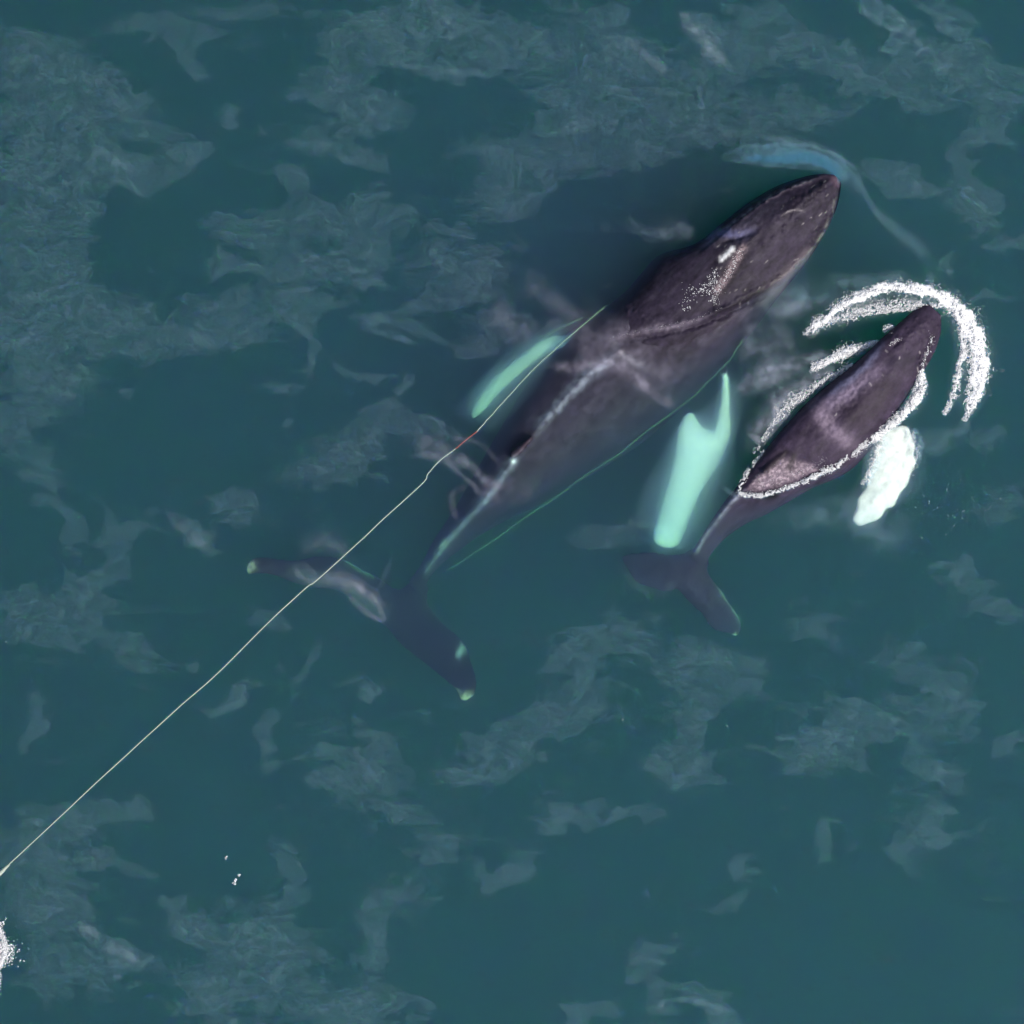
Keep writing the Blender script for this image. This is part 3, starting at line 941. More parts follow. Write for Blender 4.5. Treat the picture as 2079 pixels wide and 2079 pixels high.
foam_object("side_foam", [
    band([(1867, 752), (1870, 778), (1860, 806), (1845, 826)], [6, 10, 11, 8], 3500, lace=0.4, zc=0.06, r=(0.010, 0.026), seed=16, core=0.5),
    band([(1850, 820), (1824, 847), (1795, 870), (1763, 893)], [9, 10, 9, 7], 6000, lace=0.68, zc=0.07, seed=17),
    band([(1763, 893), (1727, 923), (1694, 946), (1658, 963), (1629, 979)], [7, 7, 7, 6, 4], 5000, lace=0.72, zc=0.10, seed=18),
    band([(1640, 974), (1593, 991), (1554, 1004), (1515, 1005), (1497, 998)], [5, 3, 4, 2, 3, 1.5], 2200, lace=0.45, zc=0.04, seed=19),
    band([(1893, 684), (1884, 712), (1872, 748)], [1.5, 1.5, 2], 110, lace=0.2, zc=0.22, seed=20),
    band([(1790, 880), (1775, 925), (1762, 965), (1748, 985)], [14, 12, 9, 5], 1500, lace=0.75, zc=0.03, r=(0.005, 0.013), seed=41),
    band([(1845, 868), (1862, 920), (1852, 965)], [7, 7, 6], 700, lace=0.7, zc=0.03, r=(0.005, 0.012), seed=42),
], "white foam running down the right side of the calf above its flipper")
foam_object("boat_foam", [
    band([(-60, 1870), (-40, 1900), (-30, 1930), (-40, 1975), (-60, 2020)], [34, 34, 32, 22, 20], 16000, lace=-9, zc=0.05, r=(0.015, 0.04), seed=22, core=0.55),
    band([(-4, 1882), (10, 1915), (8, 1940), (-2, 1962)], [4, 5, 4, 3], 2200, lace=-9, zc=0.05, seed=23),
    band([(-6, 1965), (-4, 2000), (-8, 2030)], [6, 5, 5], 900, lace=0.2, zc=0.03, seed=24),
], "thick white foam clump cut by the left edge of the water")

# white flecks standing for sun glints on the big whale's wet back
from mathutils.bvhtree import BVHTree


def z_on(objs, px, py):
    best = -9
    x, y, _ = at(px, py, 0.2)
    for t in objs:
        h = t.ray_cast(Vector((x, y, 5)), Vector((0, 0, -1)))
        if h[0] is not None:
            best = max(best, h[0].z)
    return best


WH = [o for o in COL.objects if o.name.startswith("humpback_whale")]
TREES = [BVHTree.FromPolygons([v.co for v in o.data.vertices], [tuple(p.vertices) for p in o.data.polygons]) for o in WH]


def beads(line, half, n, r, seed, lift=0.006, lace=0.3):
    x, y, z, rr = band(line, half, n, lace=lace, r=r, seed=seed)
    zz = np.array([z_on(TREES, a, b) for a, b in zip(x, y)])
    ok = zz > -0.3
    return x[ok], y[ok], zz[ok] + lift, rr[ok]


foam_object("glint_drops", [
    beads([(1455, 548), (1430, 580), (1395, 612), (1385, 625)], [10, 13, 15, 12], 240, (0.007, 0.019), 31),
    beads([(1452, 560), (1445, 590), (1450, 620)], [6, 14, 10], 150, (0.007, 0.019), 32),
    beads([(1505, 505), (1485, 545), (1462, 585), (1448, 612)], [5, 7, 8, 6], 300, (0.006, 0.012), 33),
    beads([(1240, 686), (1320, 668), (1400, 652), (1470, 622)], [4, 4, 4, 4], 130, (0.004, 0.008), 34),
], "white flecks standing for sun glints behind the blowhole of the large whale")
foam_object("glint_drops", [
    beads([(1808, 702), (1822, 690), (1830, 684)], [4, 4, 3], 90, (0.006, 0.014), 35, lace=-9),
    beads([(1885, 675), (1895, 690), (1880, 720), (1868, 745)], [8, 6, 5, 4], 90, (0.004, 0.010), 36),
    beads([(1540, 985), (1590, 970), (1640, 955), (1680, 930)], [8, 16, 14, 10], 420, (0.003, 0.008), 37),
    beads([(1830, 640), (1815, 665), (1800, 680)], [3, 3, 3], 40, (0.004, 0.010), 38, lace=-9),
], "white water drops scattered over the back of the whale calf")
spk = np.array([(460, 1741), (485, 1777), (479, 1787), (474, 1793), (12, 1303), (1264, 1461), (1476, 1474), (1881, 1746), (1310, 1768), (1880, 2044), (1345, 2042)], float)
sx, sy, sr = [], [], []
for i, (a, b) in enumerate(spk):
    for k in range(5 if i < 4 else 1):
        sx.append(a + random.gauss(0, 2.0 if i < 4 else 0.1))
        sy.append(b + random.gauss(0, 2.0 if i < 4 else 0.1))
        sr.append(random.uniform(0.010, 0.02) if i < 4 else 0.012)
foam_object("foam_flecks", [(np.array(sx), np.array(sy), np.full(len(sx), 0.03), np.array(sr))], "tiny white flecks floating apart on the open water")
dx_, dy_ = rng.normal(1925, 45, 60), rng.normal(1035, 38, 60)
foam_object("foam_flecks", [(dx_, dy_, np.full(60, 0.02), rng.uniform(0.004, 0.010, 60))], "fine white specks drifting right of the calf's white flipper")

# ------------------------------------------------------------------ skin of the sea with painted sky reflections and froth
STEP = 2.6
g = np.arange(-400, 2480, STEP)
GX, GY = np.meshgrid(g, g)
wx = GX + 26 * fbm(GX / 130, GY / 90, 3, 51) * 2 + 7 * fbm(GX / 28, GY / 28, 2, 52) * 2
wy = GY + 20 * fbm(GX / 130, GY / 90, 3, 53) * 2 + 6 * fbm(GX / 28, GY / 28, 2, 54) * 2
U = 1.0761
# x, y, half length, half width, tilt (deg, + = down to the right), strength : painted sky reflections, in the units of the survey print
PATCH = [
    (60, 120, 90, 60, 10, 1), (200, 160, 90, 45, 40, .9), (150, 230, 110, 28, 35, 1), (60, 300, 90, 110, 0, 1), (250, 230, 70, 20, 10, .7), (180, 330, 110, 40, 5, 1), (350, 290, 60, 30, -25, 1),
    (60, 420, 80, 60, 0, .8), (160, 410, 22, 50, 10, .7), (90, 540, 130, 60, 20, 1), (180, 600, 90, 45, 10, 1), (60, 640, 110, 60, 30, .9), (90, 720, 60, 50, 20, .8), (30, 800, 70, 50, 10, .6),
    (330, 640, 60, 22, 15, .9), (430, 620, 80, 35, 5, 1), (270, 670, 45, 20, 20, .8), (240, 740, 22, 12, 20, .9), (420, 570, 70, 20, -10, .7), (560, 600, 50, 30, 10, .8), (580, 560, 60, 16, 0, .7), (580, 660, 14, 50, -10, .8),
    (480, 430, 90, 30, -8, .9), (600, 415, 70, 30, 0, .6), (560, 340, 70, 22, 30, .5), (600, 270, 60, 18, 20, .9), (690, 290, 45, 18, 15, .7), (700, 220, 80, 35, -10, .9), (640, 150, 70, 45, -30, .8), (620, 180, 40, 20, 0, .5),
    (720, 60, 130, 45, 5, 1), (840, 40, 100, 40, 10, 1), (860, 130, 80, 12, 5, .9), (980, 90, 110, 45, 0, .8), (700, 400, 55, 40, 10, .7), (640, 500, 110, 30, 10, 1), (500, 510, 90, 22, 0, .9), (700, 460, 50, 30, 0, .8),
    (740, 620, 80, 20, 15, .8), (700, 700, 50, 12, 10, .5), (320, 60, 100, 22, 5, .6), (440, 20, 70, 22, 0, .6), (380, 120, 22, 34, -20, .6), (440, 225, 16, 12, 0, .8), (490, 250, 16, 10, 0, .9), (420, 500, 18, 14, 0, .8),
    (860, 440, 60, 18, 10, 1), (900, 530, 80, 40, -15, .8), (850, 490, 50, 25, 0, .7), (800, 570, 80, 16, -15, .7), (960, 370, 70, 45, 10, .8), (1000, 300, 110, 40, 5, .7), (1100, 230, 100, 45, 0, .8), (1080, 190, 60, 22, 20, .8),
    (1170, 150, 90, 80, 20, .9), (1300, 180, 90, 60, 0, .9), (1190, 90, 50, 11, 45, 1.4), (1330, 70, 75, 16, 52, 1.9), (1370, 110, 40, 12, 60, 1.2), (1140, 40, 60, 30, 10, .6), (1420, 60, 60, 60, 0, .6), (1500, 90, 90, 40, 10, .8),
    (1650, 30, 75, 16, 38, 1.6), (1700, 80, 60, 13, 50, 1.3), (1600, 95, 50, 12, 20, .9), (1790, 40, 80, 16, 35, 1.4), (1800, 120, 120, 40, 10, .9), (1640, 150, 100, 30, 15, .9), (1720, 180, 90, 20, 15, .9), (1880, 180, 60, 40, 0, .8),
    (1500, 210, 100, 30, 5, .8), (1350, 250, 110, 25, 0, .9), (1220, 290, 80, 22, -10, .7), (1860, 250, 50, 30, 0, .8), (1720, 350, 80, 16, 15, .9), (1850, 380, 50, 45, -20, 1), (1820, 330, 20, 50, 0, .7),
    (1250, 435, 55, 20, 0, 1.2), (1080, 620, 60, 30, 0, .3), (1780, 500, 40, 14, 30, .9), (1880, 560, 60, 8, 0, .7), (1900, 460, 40, 20, 0, .7), (1680, 330, 60, 15, 20, .5),
    (740, 780, 60, 35, 10, .7), (820, 810, 55, 12, 10, 1.2), (660, 850, 90, 40, -10, .8), (600, 890, 60, 25, -15, .7), (560, 800, 14, 14, 0, .9), (540, 730, 35, 16, 10, .9), (770, 720, 14, 22, 0, .8), (70, 900, 45, 55, 0, .55),
    (120, 980, 14, 50, -20, .6), (360, 1000, 60, 16, 40, 1), (430, 960, 60, 30, 0, .7), (210, 1020, 18, 55, -15, .6), (60, 1160, 90, 40, 30, .6), (170, 1120, 60, 60, 20, .7), (250, 1230, 60, 30, 30, .6), (240, 1000, 50, 30, 0, .5),
    (430, 1330, 14, 45, 40, .8), (360, 1260, 18, 16, 0, .6), (60, 1370, 22, 50, 15, .7), (500, 1160, 30, 16, 0, .5), (510, 1400, 16, 60, 5, .6), (580, 1250, 12, 50, 25, .4), (690, 1310, 26, 16, 0, .9),
    (1040, 1320, 70, 22, -30, .7), (1120, 1220, 90, 40, -15, .6), (1080, 1350, 90, 30, -20, .7), (920, 1400, 50, 22, -10, .6), (1330, 1250, 90, 40, 0, .6), (1300, 1340, 40, 60, 10, .7), (1290, 1440, 50, 45, 10, .8), (1400, 1300, 60, 22, 0, .4),
    (680, 1440, 80, 45, 30, .9), (640, 1490, 60, 20, 30, .9), (880, 1460, 60, 25, -35, .9), (980, 1420, 60, 20, -25, .7), (760, 1520, 60, 12, 5, .6), (1060, 1550, 70, 22, -25, .9), (1180, 1540, 60, 10, -10, .7), (960, 1650, 45, 22, -40, .7),
    (830, 1600, 60, 40, -20, .7), (1560, 1390, 85, 40, -10, 1), (1660, 1360, 80, 25, 15, .9), (1520, 1430, 35, 30, 0, .9), (1800, 1320, 60, 50, 0, .7), (1780, 1450, 60, 25, 30, .7), (1760, 1560, 60, 40, 30, .8), (1700, 1600, 30, 20, 30, .7),
    (1900, 1400, 40, 16, -10, .8), (1600, 1455, 28, 12, 20, 1), (1400, 1640, 22, 30, 10, .5), (1360, 1700, 20, 12, 0, .8), (1240, 1800, 55, 22, -15, 1), (1190, 1840, 30, 14, 0, .7), (1340, 1350, 20, 10, 0, .8), (1550, 1580, 18, 40, 20, .5),
    (160, 1540, 80, 30, -10, .7), (70, 1600, 80, 50, 10, .8), (200, 1620, 60, 14, 15, 1), (90, 1700, 90, 60, 10, .8), (160, 1760, 40, 10, 38, 1.6), (220, 1800, 60, 20, 32, 1.4), (120, 1830, 90, 40, 0, .6), (370, 1760, 70, 30, 10, .9),
    (330, 1700, 40, 14, 15, .8), (430, 1870, 80, 60, -20, 1), (480, 1770, 80, 50, -20, .9), (550, 1640, 24, 50, 10, .7), (520, 1830, 50, 60, 20, .8), (620, 1900, 60, 50, 0, .8), (700, 1780, 30, 70, 10, .6), (690, 1900, 100, 30, 0, .8),
    (1120, 1910, 70, 14, 0, 1), (1340, 1895, 80, 20, 25, .9), (1250, 1880, 16, 30, 20, .8), (260, 1530, 30, 16, 0, .5), (740, 1700, 60, 20, -15, .6), (1800, 1080, 60, 16, 5, .8), (1880, 1130, 60, 30, 30, .6), (1180, 1000, 60, 22, -10, .4),
    (1120, 1010, 22, 12, 0, .6), (1700, 1250, 60, 20, 20, .3), (1550, 1180, 50, 20, 30, .35), (950, 620, 60, 25, 10, .5), (900, 660, 50, 20, 10, .5), (1850, 830, 30, 20, 0, .3), (1900, 960, 60, 40, 0, .4),
]
guide = -0.47 + 0.06 * sstep(1150, 1350, GY)
inten = np.full(GX.shape, 0.0)
for (x, y, a, b, t, s) in PATCH:
    x, y, a, b = x * U, y * U, a * U * 1.05, b * U * 1.1
    c_, s_ = math.cos(R(t)), math.sin(R(t))
    m = (np.abs(GX - x) < 3.2 * (a + b) + 60) & (np.abs(GY - y) < 3.2 * (a + b) + 60)
    dx, dy = wx[m] - x, wy[m] - y
    q = np.exp(-(((dx * c_ + dy * s_) / a) ** 2 + ((-dx * s_ + dy * c_) / b) ** 2))
    guide[m] += q * (1.02 if y < 1250 else 1.14)
    inten[m] = np.maximum(inten[m], q * s)
out_ = np.maximum(np.maximum(-GX, GX - 2079), np.maximum(-GY, GY - 2079))
o_ = sstep(-20, 160, out_)
guide = np.minimum(guide, 0.5) * (1 - o_) + o_ * (-0.12 + 0.5 * fbm(GX / 380, GY / 260, 2, 91))
inten = inten * (1 - o_) + o_ * 0.9
nz = 0.85 * fbm(wx / 68, wy / 37, 5, 61, 0.55) + 0.62 * fbm(GX / 36 + 1.3 * fbm(GX / 60, GY / 40, 2, 64), GY / 19, 4, 63, 0.6)
f = guide + 0.95 * nz
f2 = f + 0.10 * fbm(GX / 22, GY / 14, 3, 62)
v = sstep(-0.22, 0.26, f2) ** 1.2 * np.clip(0.42 + 0.72 * inten, 0.42, 2.6)
v += 0.22 * np.exp(-((f2 - 0.10) / 0.07) ** 2)                      # brighter lace along the rims
v *= 1 + 0.30 * np.cos(f2 * 2 * np.pi / 0.27 + 1.0)
v *= 0.55 + 0.9 * sstep(-0.45, 0.45, fbm(wx / 44, wy / 24, 5, 71, 0.6))
v *= 1 - 0.40 * np.exp(-(fbm(wx / 75, wy / 34, 3, 81) / 0.06) ** 2)
v *= 1 + 0.45 * np.exp(-((fbm(wx / 60, wy / 30, 3, 83) - 0.12) / 0.05) ** 2)
v += 0.20 * sstep(-0.6, 0.3, f) * sstep(-0.4, 0.4, fbm(wx / 60, wy / 30, 4, 85))
fold = fbm(wx / 46 + 0.8 * fbm(GX / 50, GY / 30, 3, 65), wy / 20, 3, 66)
v *= 0.80 + 0.55 * np.exp(-(np.abs(np.mod(fold * 2.2, 1) - 0.5) / 0.16) ** 2)
v *= 1.42
# painted reflections fade out close round the two animals
hull_m = smooth_line([FM.p(s_, np.interp(s_, *np.array(m_left).T)) for s_ in range(0, 1200, 60)] + [FM.p(s_, np.interp(s_, *np.array(m_right).T)) for s_ in range(1180, -1, -60)], 3, True)
hull_c = smooth_line([FC.p(s_, np.interp(s_, *np.array(c_left).T)) for s_ in range(0, 700, 50)] + [FC.p(s_, np.interp(s_, *np.array(c_right).T)) for s_ in range(690, -1, -50)], 3, True)
near = np.full(GX.shape, 1.0)
box = (GX > 380) & (GX < 2079) & (GY > 240) & (GY < 1500)
bx_, by_ = GX[box], GY[box]
sd = np.full(bx_.shape, -1e9)
for poly in (hull_m, hull_c, fluke_m, fluke_c, flip_ml, flip_mr, flip_c):
    sd = np.maximum(sd, signed(bx_, by_, np.array(poly, float)))
near[box] = sstep(6, -55, sd)
v *= near


film_tint = np.zeros(GX.shape)


def froth(pts, w, amp, cut, seed):
    """thick white froth with torn edges and see-through holes"""
    global v
    p = np.array(pts, float)
    mx = max(w) * 3 + 20
    m = (GX > p[:, 0].min() - mx) & (GX < p[:, 0].max() + mx) & (GY > p[:, 1].min() - mx) & (GY < p[:, 1].max() + mx)
    x0, y0 = GX[m], GY[m]
    x = x0 + 9 * fbm(x0 / 26, y0 / 26, 4, seed + 1)
    y = y0 + 9 * fbm(x0 / 26, y0 / 26, 4, seed + 2)
    d, fr_ = dist_line(x, y, smooth_line(pts, 5))
    ww = np.interp(fr_, np.linspace(0, 1, len(w)), w) * (1 + 0.5 * fbm(x0 / 34, y0 / 34, 2, seed + 4))
    q = 1 - (d / (1.7 * ww)) ** 2
    cell_ = 1 - 2.6 * np.abs(fbm(x0 / 9, y0 / 9, 3, seed + 3)) - 1.0 * np.abs(fbm(x0 / 17, y0 / 17, 2, seed + 5))
    h = q * 1.15 + 0.55 * cell_ - cut - 0.35 * (1 - np.sin(np.pi * np.clip(fr_, 0.04, 0.96)) ** 0.5)
    v[m] = np.maximum(v[m], amp * sstep(-0.05, 0.5, h))
    v[m] += 1.6 * np.exp(-(d / (2.0 * ww)) ** 2)


def streak(pts, w, amp, ns=0.5, sc=22, seed=0, blue=0.0):
    """a painted sky reflection or a drift of fine bubbles lying on the water"""
    global v, film_tint
    p = np.array(pts, float)
    mx = (np.max(w) if hasattr(w, '__len__') else w) * 3 + 20
    m = (GX > p[:, 0].min() - mx) & (GX < p[:, 0].max() + mx) & (GY > p[:, 1].min() - mx) & (GY < p[:, 1].max() + mx)
    x, y = GX[m] + 5 * fbm(GX[m] / 40, GY[m] / 40, 2, seed + 1), GY[m] + 5 * fbm(GX[m] / 40, GY[m] / 40, 2, seed + 2)
    d, fr_ = dist_line(x, y, smooth_line(pts, 5))
    ww = np.interp(fr_, np.linspace(0, 1, len(w)), w) if hasattr(w, '__len__') else w
    q = np.exp(-(d / ww) ** 2) * np.clip(np.sin(np.pi * np.clip(fr_, 0.03, 0.97)) * 1.8, 0, 1)
    v[m] += 1.9 * amp * q * np.clip(1 - ns + ns * 2 * sstep(-0.5, 0.5, fbm(x / sc, y / sc, 3, seed + 3)), 0, 2)
    if blue > 0:
        film_tint[m] = np.maximum(film_tint[m], blue * np.clip(q * 1.3, 0, 1))
    elif blue < 0:
        film_tint[m] = np.where(film_tint[m] <= 0, np.minimum(film_tint[m], blue * np.clip(q * 1.8, 0, 1)), film_tint[m])


# blue sky reflection painted on the swirl before the large whale's snout
streak([(1475, 318), (1530, 306), (1600, 304), (1660, 316), (1705, 340), (1728, 372), (1745, 400)], [6.9, 12.9, 13.9, 13.9, 13.9, 10.9, 5.9], 1.94, .5, 30, 1, 0.4)
streak([(1500, 322), (1570, 324), (1640, 320), (1680, 335)], [7.2, 9.6, 10.8, 8.4], 2.86, .3, 30, 2, 1)
streak([(1600, 322), (1650, 322), (1690, 342), (1708, 372)], [5.8, 10.3, 11.5, 8.0], 2.40, .3, 30, 3, 1)
streak([(1530, 275), (1600, 285), (1680, 305), (1730, 350), (1760, 400), (1800, 450), (1860, 500), (1900, 545)], [6.6, 7.4, 5.8, 4.9, 5.8, 9.9, 14.9, 11.6], 1.23, .5, 40, 4, 0.1)
streak([(1895, 545), (1890, 590), (1930, 600)], [9.8, 7.0, 8.4], 1.28, .4, 30, 5)
streak([(1470, 316), (1500, 302), (1580, 292), (1660, 300), (1710, 322), (1742, 358), (1752, 392)], 3.2, 1.1, .5, 20, 60, .2)
streak([(1472, 322), (1540, 334), (1620, 340), (1670, 344)], 3, .9, .5, 20, 61, .3)
streak([(1560, 312), (1620, 308), (1680, 324), (1722, 360)], 3, 1.0, .4, 20, 62, .8)
# brighter sky glances painted on single wavelets
streak([(1380, 22), (1405, 58), (1440, 96), (1480, 138)], [8, 15, 17, 8], 1.2, .6, 26, 63, -.3)
streak([(1275, 80), (1310, 112), (1360, 152)], [6, 11, 6], .8, .6, 26, 64, -.3)
streak([(1745, 2), (1765, 34), (1805, 56), (1845, 66), (1880, 104)], [4, 6, 6, 8, 5], 1.1, .5, 20, 65)
streak([(1770, 0), (1815, 22), (1840, 50)], [5, 6, 5], 1.0, .5, 20, 66)
streak([(1900, 0), (1940, 28), (1990, 50)], [8, 13, 7], .8, .6, 26, 67)
streak([(1780, 98), (1810, 104), (1835, 92)], [6, 7, 5], .8, .6, 26, 68)
streak([(158, 1880), (178, 1888), (200, 1902)], [6, 9, 6], 1.2, .5, 26, 69, -.3)
streak([(205, 1912), (240, 1930), (285, 1955)], [7, 14, 9], 1.0, .6, 26, 70, -.3)
streak([(1338, 2056), (1346, 2038), (1372, 2028), (1420, 2036), (1490, 2056)], [5, 4, 4, 7, 8], 1.0, .5, 26, 71)
streak([(335, 1040), (375, 1075), (420, 1118)], [8, 13, 8], .8, .5, 26, 72, -.3)
streak([(560, 275), (620, 300), (700, 322), (770, 330)], [8, 10, 10, 6], .5, .6, 26, 73)
streak([(780, 118), (850, 138), (940, 148), (980, 142)], [5, 6, 7, 4], .7, .5, 26, 74)
streak([(350, 660), (400, 690), (470, 712)], [8, 11, 7], .4, .6, 26, 75)
streak([(740, 665), (790, 680), (850, 700)], [5, 6, 6], .8, .5, 26, 76)
streak([(200, 300), (240, 330), (280, 348)], [8, 11, 8], .7, .6, 26, 77)
# sky reflections painted as pale bands over the large whale
streak([(1235, 672), (1262, 668), (1305, 664), (1370, 655), (1440, 632), (1520, 600), (1570, 565)], [7.0, 9.8, 10.5, 8.4, 6.3, 4.2, 3.5], 1.20, .7, 20, 6, -1)
streak([(1105, 745), (1160, 745), (1210, 740), (1260, 745), (1330, 800), (1380, 830)], [10.8, 13.9, 15.4, 12.3, 10.8, 10.8], 1.53, .7, 30, 7, -1)
streak([(1150, 700), (1190, 690), (1250, 720), (1330, 745), (1400, 790)], [26.4, 44.9, 50.2, 52.8, 34.3], 0.71, .7, 35, 8, -1)
streak([(830, 885), (880, 905), (925, 930), (960, 950), (1000, 985), (1040, 975)], [16.8, 19.2, 14.4, 8.4, 8.4, 7.2], 1.56, .6, 30, 9, -0.7)
streak([(830, 925), (890, 930), (940, 965), (975, 1000), (1010, 1005)], [6.6, 7.7, 5.5, 5.5, 6.6], 1.30, .5, 30, 10, -0.7)
streak([(905, 890), (960, 895), (1000, 925), (1020, 950)], [5.5, 5.5, 5.5, 5.5], 0.65, .5, 30, 11, -0.7)
streak([(1060, 560), (1100, 590), (1140, 620), (1175, 640)], [30.0, 24.0, 14.0, 9.0], 0.74, .6, 40, 12, -0.7)
streak([(1000, 610), (1040, 660), (1080, 700)], [30.0, 26.0, 20.0], 0.62, .6, 40, 13, -0.6)
streak([(620, 1120), (650, 1104), (690, 1112), (700, 1135)], [6, 6, 5, 5], .6, .5, 20, 14)
streak([(795, 1140), (780, 1170), (770, 1195)], [9, 7, 7], .5, .5, 20, 15)
streak([(1335, 480), (1370, 465), (1410, 480)], [24.0, 21.6, 7.2], 0.67, .5, 30, 16, -0.3)
streak([(1090, 700), (1150, 660), (1220, 690), (1300, 700), (1380, 720)], [33.0, 44.0, 48.4, 44.0, 28.6], 0.25, .9, 30, 50, -1)
streak([(1240, 760), (1200, 830), (1120, 900), (1060, 970)], [22.0, 33.0, 33.0, 22.0], 0.16, .95, 26, 51, -1)
streak([(1010, 960), (1000, 1000), (1040, 1000), (1100, 990)], [15.4, 24.2, 26.4, 19.8], 0.40, .7, 26, 52, -1)
streak([(930, 1060), (915, 1010), (950, 985)], [8, 8, 8], .6, .5, 26, 53, -.8)
streak([(1410, 700), (1440, 680), (1500, 640), (1530, 620)], [12, 16, 12, 8], .5, .6, 26, 54, -.8)
streak([(1560, 600), (1600, 560), (1640, 525)], [14, 14, 8], .8, .6, 26, 55, -1)
# bubble haze left of the calf
streak([(1530, 790), (1580, 760), (1640, 730), (1700, 722)], [14.1, 17.6, 14.1, 7.0], 2.37, .6, 30, 17, -0.6)
streak([(1500, 690), (1560, 700), (1620, 690)], [39.6, 44.9, 29.0], 1.22, .7, 45, 18, -0.6)
streak([(1560, 840), (1600, 810), (1650, 775), (1700, 745)], [23.8, 23.8, 17.8, 9.9], 3.33, .6, 26, 19, -0.7)
streak([(1525, 900), (1560, 865), (1600, 830)], [17.6, 24.2, 22.0], 3.12, .6, 26, 20, -0.7)
streak([(1500, 800), (1530, 770), (1580, 740)], [13.2, 15.4, 15.4], 2.16, .6, 26, 21, -0.6)
streak([(1560, 620), (1640, 600), (1740, 575), (1860, 560)], [28.6, 26.4, 17.6, 11.0], 1.56, .6, 40, 22, -0.5)
streak([(1560, 650), (1600, 630), (1650, 610)], [24.2, 22.0, 13.2], 1.40, .6, 40, 23, -0.5)
# faint bubbles trailing behind the calf's flipper and under the flank
streak([(1560, 1060), (1640, 1050), (1720, 1040), (1790, 1080), (1850, 1040)], [18, 22, 30, 34, 40], 1.0, .7, 40, 24)
streak([(1860, 880), (1900, 900), (1950, 870), (1968, 850)], [20, 22, 14, 8], 1.0, .6, 30, 25)
streak([(1940, 830), (1960, 800), (1985, 790)], [14, 18, 12], .6, .6, 30, 26)
streak([(1470, 990), (1490, 1003), (1520, 1000)], [5, 6, 4], .9, .4, 30, 27)
streak([(1230, 1085), (1290, 1062), (1340, 1070)], [9, 10, 8], .45, .5, 30, 28)
streak([(1250, 1150), (1300, 1190), (1340, 1200), (1400, 1160)], [12, 14, 14, 10], .35, .7, 20, 29)

# wavering loops of reflected light painted above the sunken tail
streak([(600, 1146), (622, 1150), (640, 1172), (625, 1180), (604, 1164), (600, 1146)], [5.6], 0.94, .5, 20, 30, -0.8)
streak([(695, 1186), (722, 1186), (760, 1222), (778, 1252), (765, 1256), (722, 1226), (695, 1186)], [5.6], 1.25, .5, 20, 31, -0.8)
streak([(640, 1176), (690, 1176), (740, 1200), (790, 1236)], [12.0, 18.0, 15.0, 9.0], 0.99, .4, 20, 32, -0.9)
streak([(610, 1120), (640, 1102), (680, 1104), (704, 1134)], [13.0, 20.8, 20.8, 10.4], 0.63, .4, 20, 33, -0.5)
# froth sheets
froth([(1650, 668), (1695, 632), (1725, 612), (1765, 594), (1808, 583), (1857, 586), (1899, 596), (1932, 613), (1955, 640), (1972, 668), (1984, 697), (1990, 728), (1988, 767), (1978, 805), (1965, 835)], [3.7, 5.9, 6.7, 7.4, 7.4, 8.9, 11.1, 13.3, 14.1, 13.3, 12.6, 9.6, 5.9], 34, 0.47, 40)
froth([(1648, 672), (1690, 648), (1740, 634), (1800, 624), (1860, 618), (1905, 620)], [5.1, 7.6, 7.6, 6.8, 5.1, 5.1], 22, 1.07, 41)
froth([(1938, 630), (1951, 669), (1957, 702), (1948, 740), (1940, 780), (1930, 812), (1914, 842)], [6.0, 6.8, 6.8, 6.0, 5.2, 3.8], 26, 0.9, 42)
froth([(1784, 694), (1743, 708), (1704, 722), (1671, 737), (1648, 752)], [3.2, 5.6, 7.2, 7.2, 4.8], 30, 0.8, 43)
froth([(1735, 741), (1697, 758), (1662, 782), (1632, 802), (1600, 826), (1572, 860)], [4.2, 6.8, 8.5, 8.5, 6.8, 5.1], 22, 1.07, 44)
froth([(1869, 748), (1872, 778), (1862, 806), (1845, 828), (1810, 862), (1763, 895)], [5.6, 8.8, 9.6, 8.8, 7.2, 4.8], 34, 0.6, 45)
froth([(1770, 890), (1727, 925), (1694, 948), (1650, 968), (1600, 990), (1554, 1006), (1510, 1006)], [4.2, 4.2, 4.2, 3.5, 2.8, 2.8], 26, 0.9, 46)
streak([(1795, 880), (1780, 920), (1766, 960), (1752, 985)], [14, 14, 11, 6], 5, .95, 8, 47)
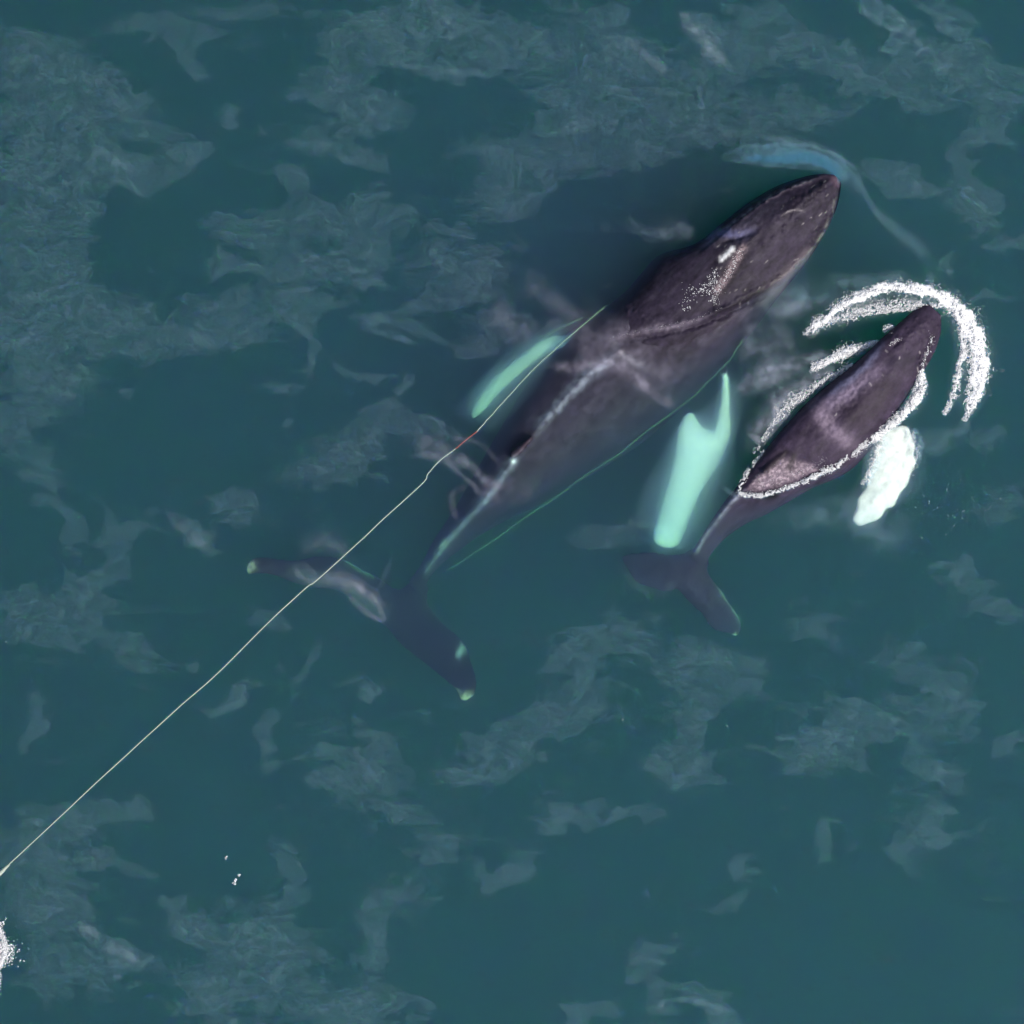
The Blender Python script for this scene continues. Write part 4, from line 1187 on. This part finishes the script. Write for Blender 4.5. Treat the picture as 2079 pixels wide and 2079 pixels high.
streak([(1848, 868), (1864, 905), (1862, 940)], [9, 8, 6], 4, .9, 8, 48)
# milky bubbles just under the foam arcs
streak([(1640, 676), (1720, 622), (1808, 592), (1900, 604), (1960, 650), (1980, 720), (1975, 800), (1960, 850)], [9, 12, 14, 14, 16, 22, 20, 10], .9, .5, 14, 34)
streak([(1940, 640), (1955, 700), (1945, 780), (1920, 835)], [12, 14, 10, 6], .8, .5, 14, 35)
streak([(1660, 665), (1740, 640), (1850, 622)], [12, 12, 8], .8, .5, 14, 36)
streak([(1865, 760), (1860, 810), (1800, 875), (1730, 930)], [12, 16, 12, 8], .8, .5, 14, 37)
v = np.where(film_tint > 0.15, np.minimum(v, 5.5), v)
gz = 0.018 + 0.010 * fbm(GX / 160, GY / 90, 3, 99) + 0.045 * np.clip(v / 22, 0, 1)
k = (CAM_H - gz) / CAM_H / 100.0
VX, VY = (GX - 1039.5) * k, -(GY - 1039.5) * k
n = len(g)
vis = v > 0.03
# over the animals only the visible painted bands are kept
strong = np.full(GX.shape, 0.03)
strong[box] = np.where(sd > 0, 0.12, 0.03)
visq = v > strong
v = np.where(strong > 0.1, np.clip((v - 0.12) * 1.15, 0, None), v)
cell = visq[:-1, :-1] | visq[1:, :-1] | visq[1:, 1:] | visq[:-1, 1:]
I = np.arange(n * n).reshape(n, n)
q = np.stack([I[:-1, :-1][cell], I[1:, :-1][cell], I[1:, 1:][cell], I[:-1, 1:][cell]], 1)
used = np.unique(q)
remap = -np.ones(n * n, np.int64)
remap[used] = np.arange(len(used))
vv = np.stack([VX.ravel()[used], VY.ravel()[used], gz.ravel()[used]], 1)
me = mesh_np("water_surface", vv, remap[q].ravel(), [4] * len(q), mat_surface())  # holds only the film of painted sheen and froth
a = me.attributes.new("sheen_froth", 'FLOAT', 'POINT')
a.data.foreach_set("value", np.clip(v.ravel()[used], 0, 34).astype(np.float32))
a = me.attributes.new("film_tint", 'FLOAT', 'POINT')
a.data.foreach_set("value", film_tint.ravel()[used].astype(np.float32))
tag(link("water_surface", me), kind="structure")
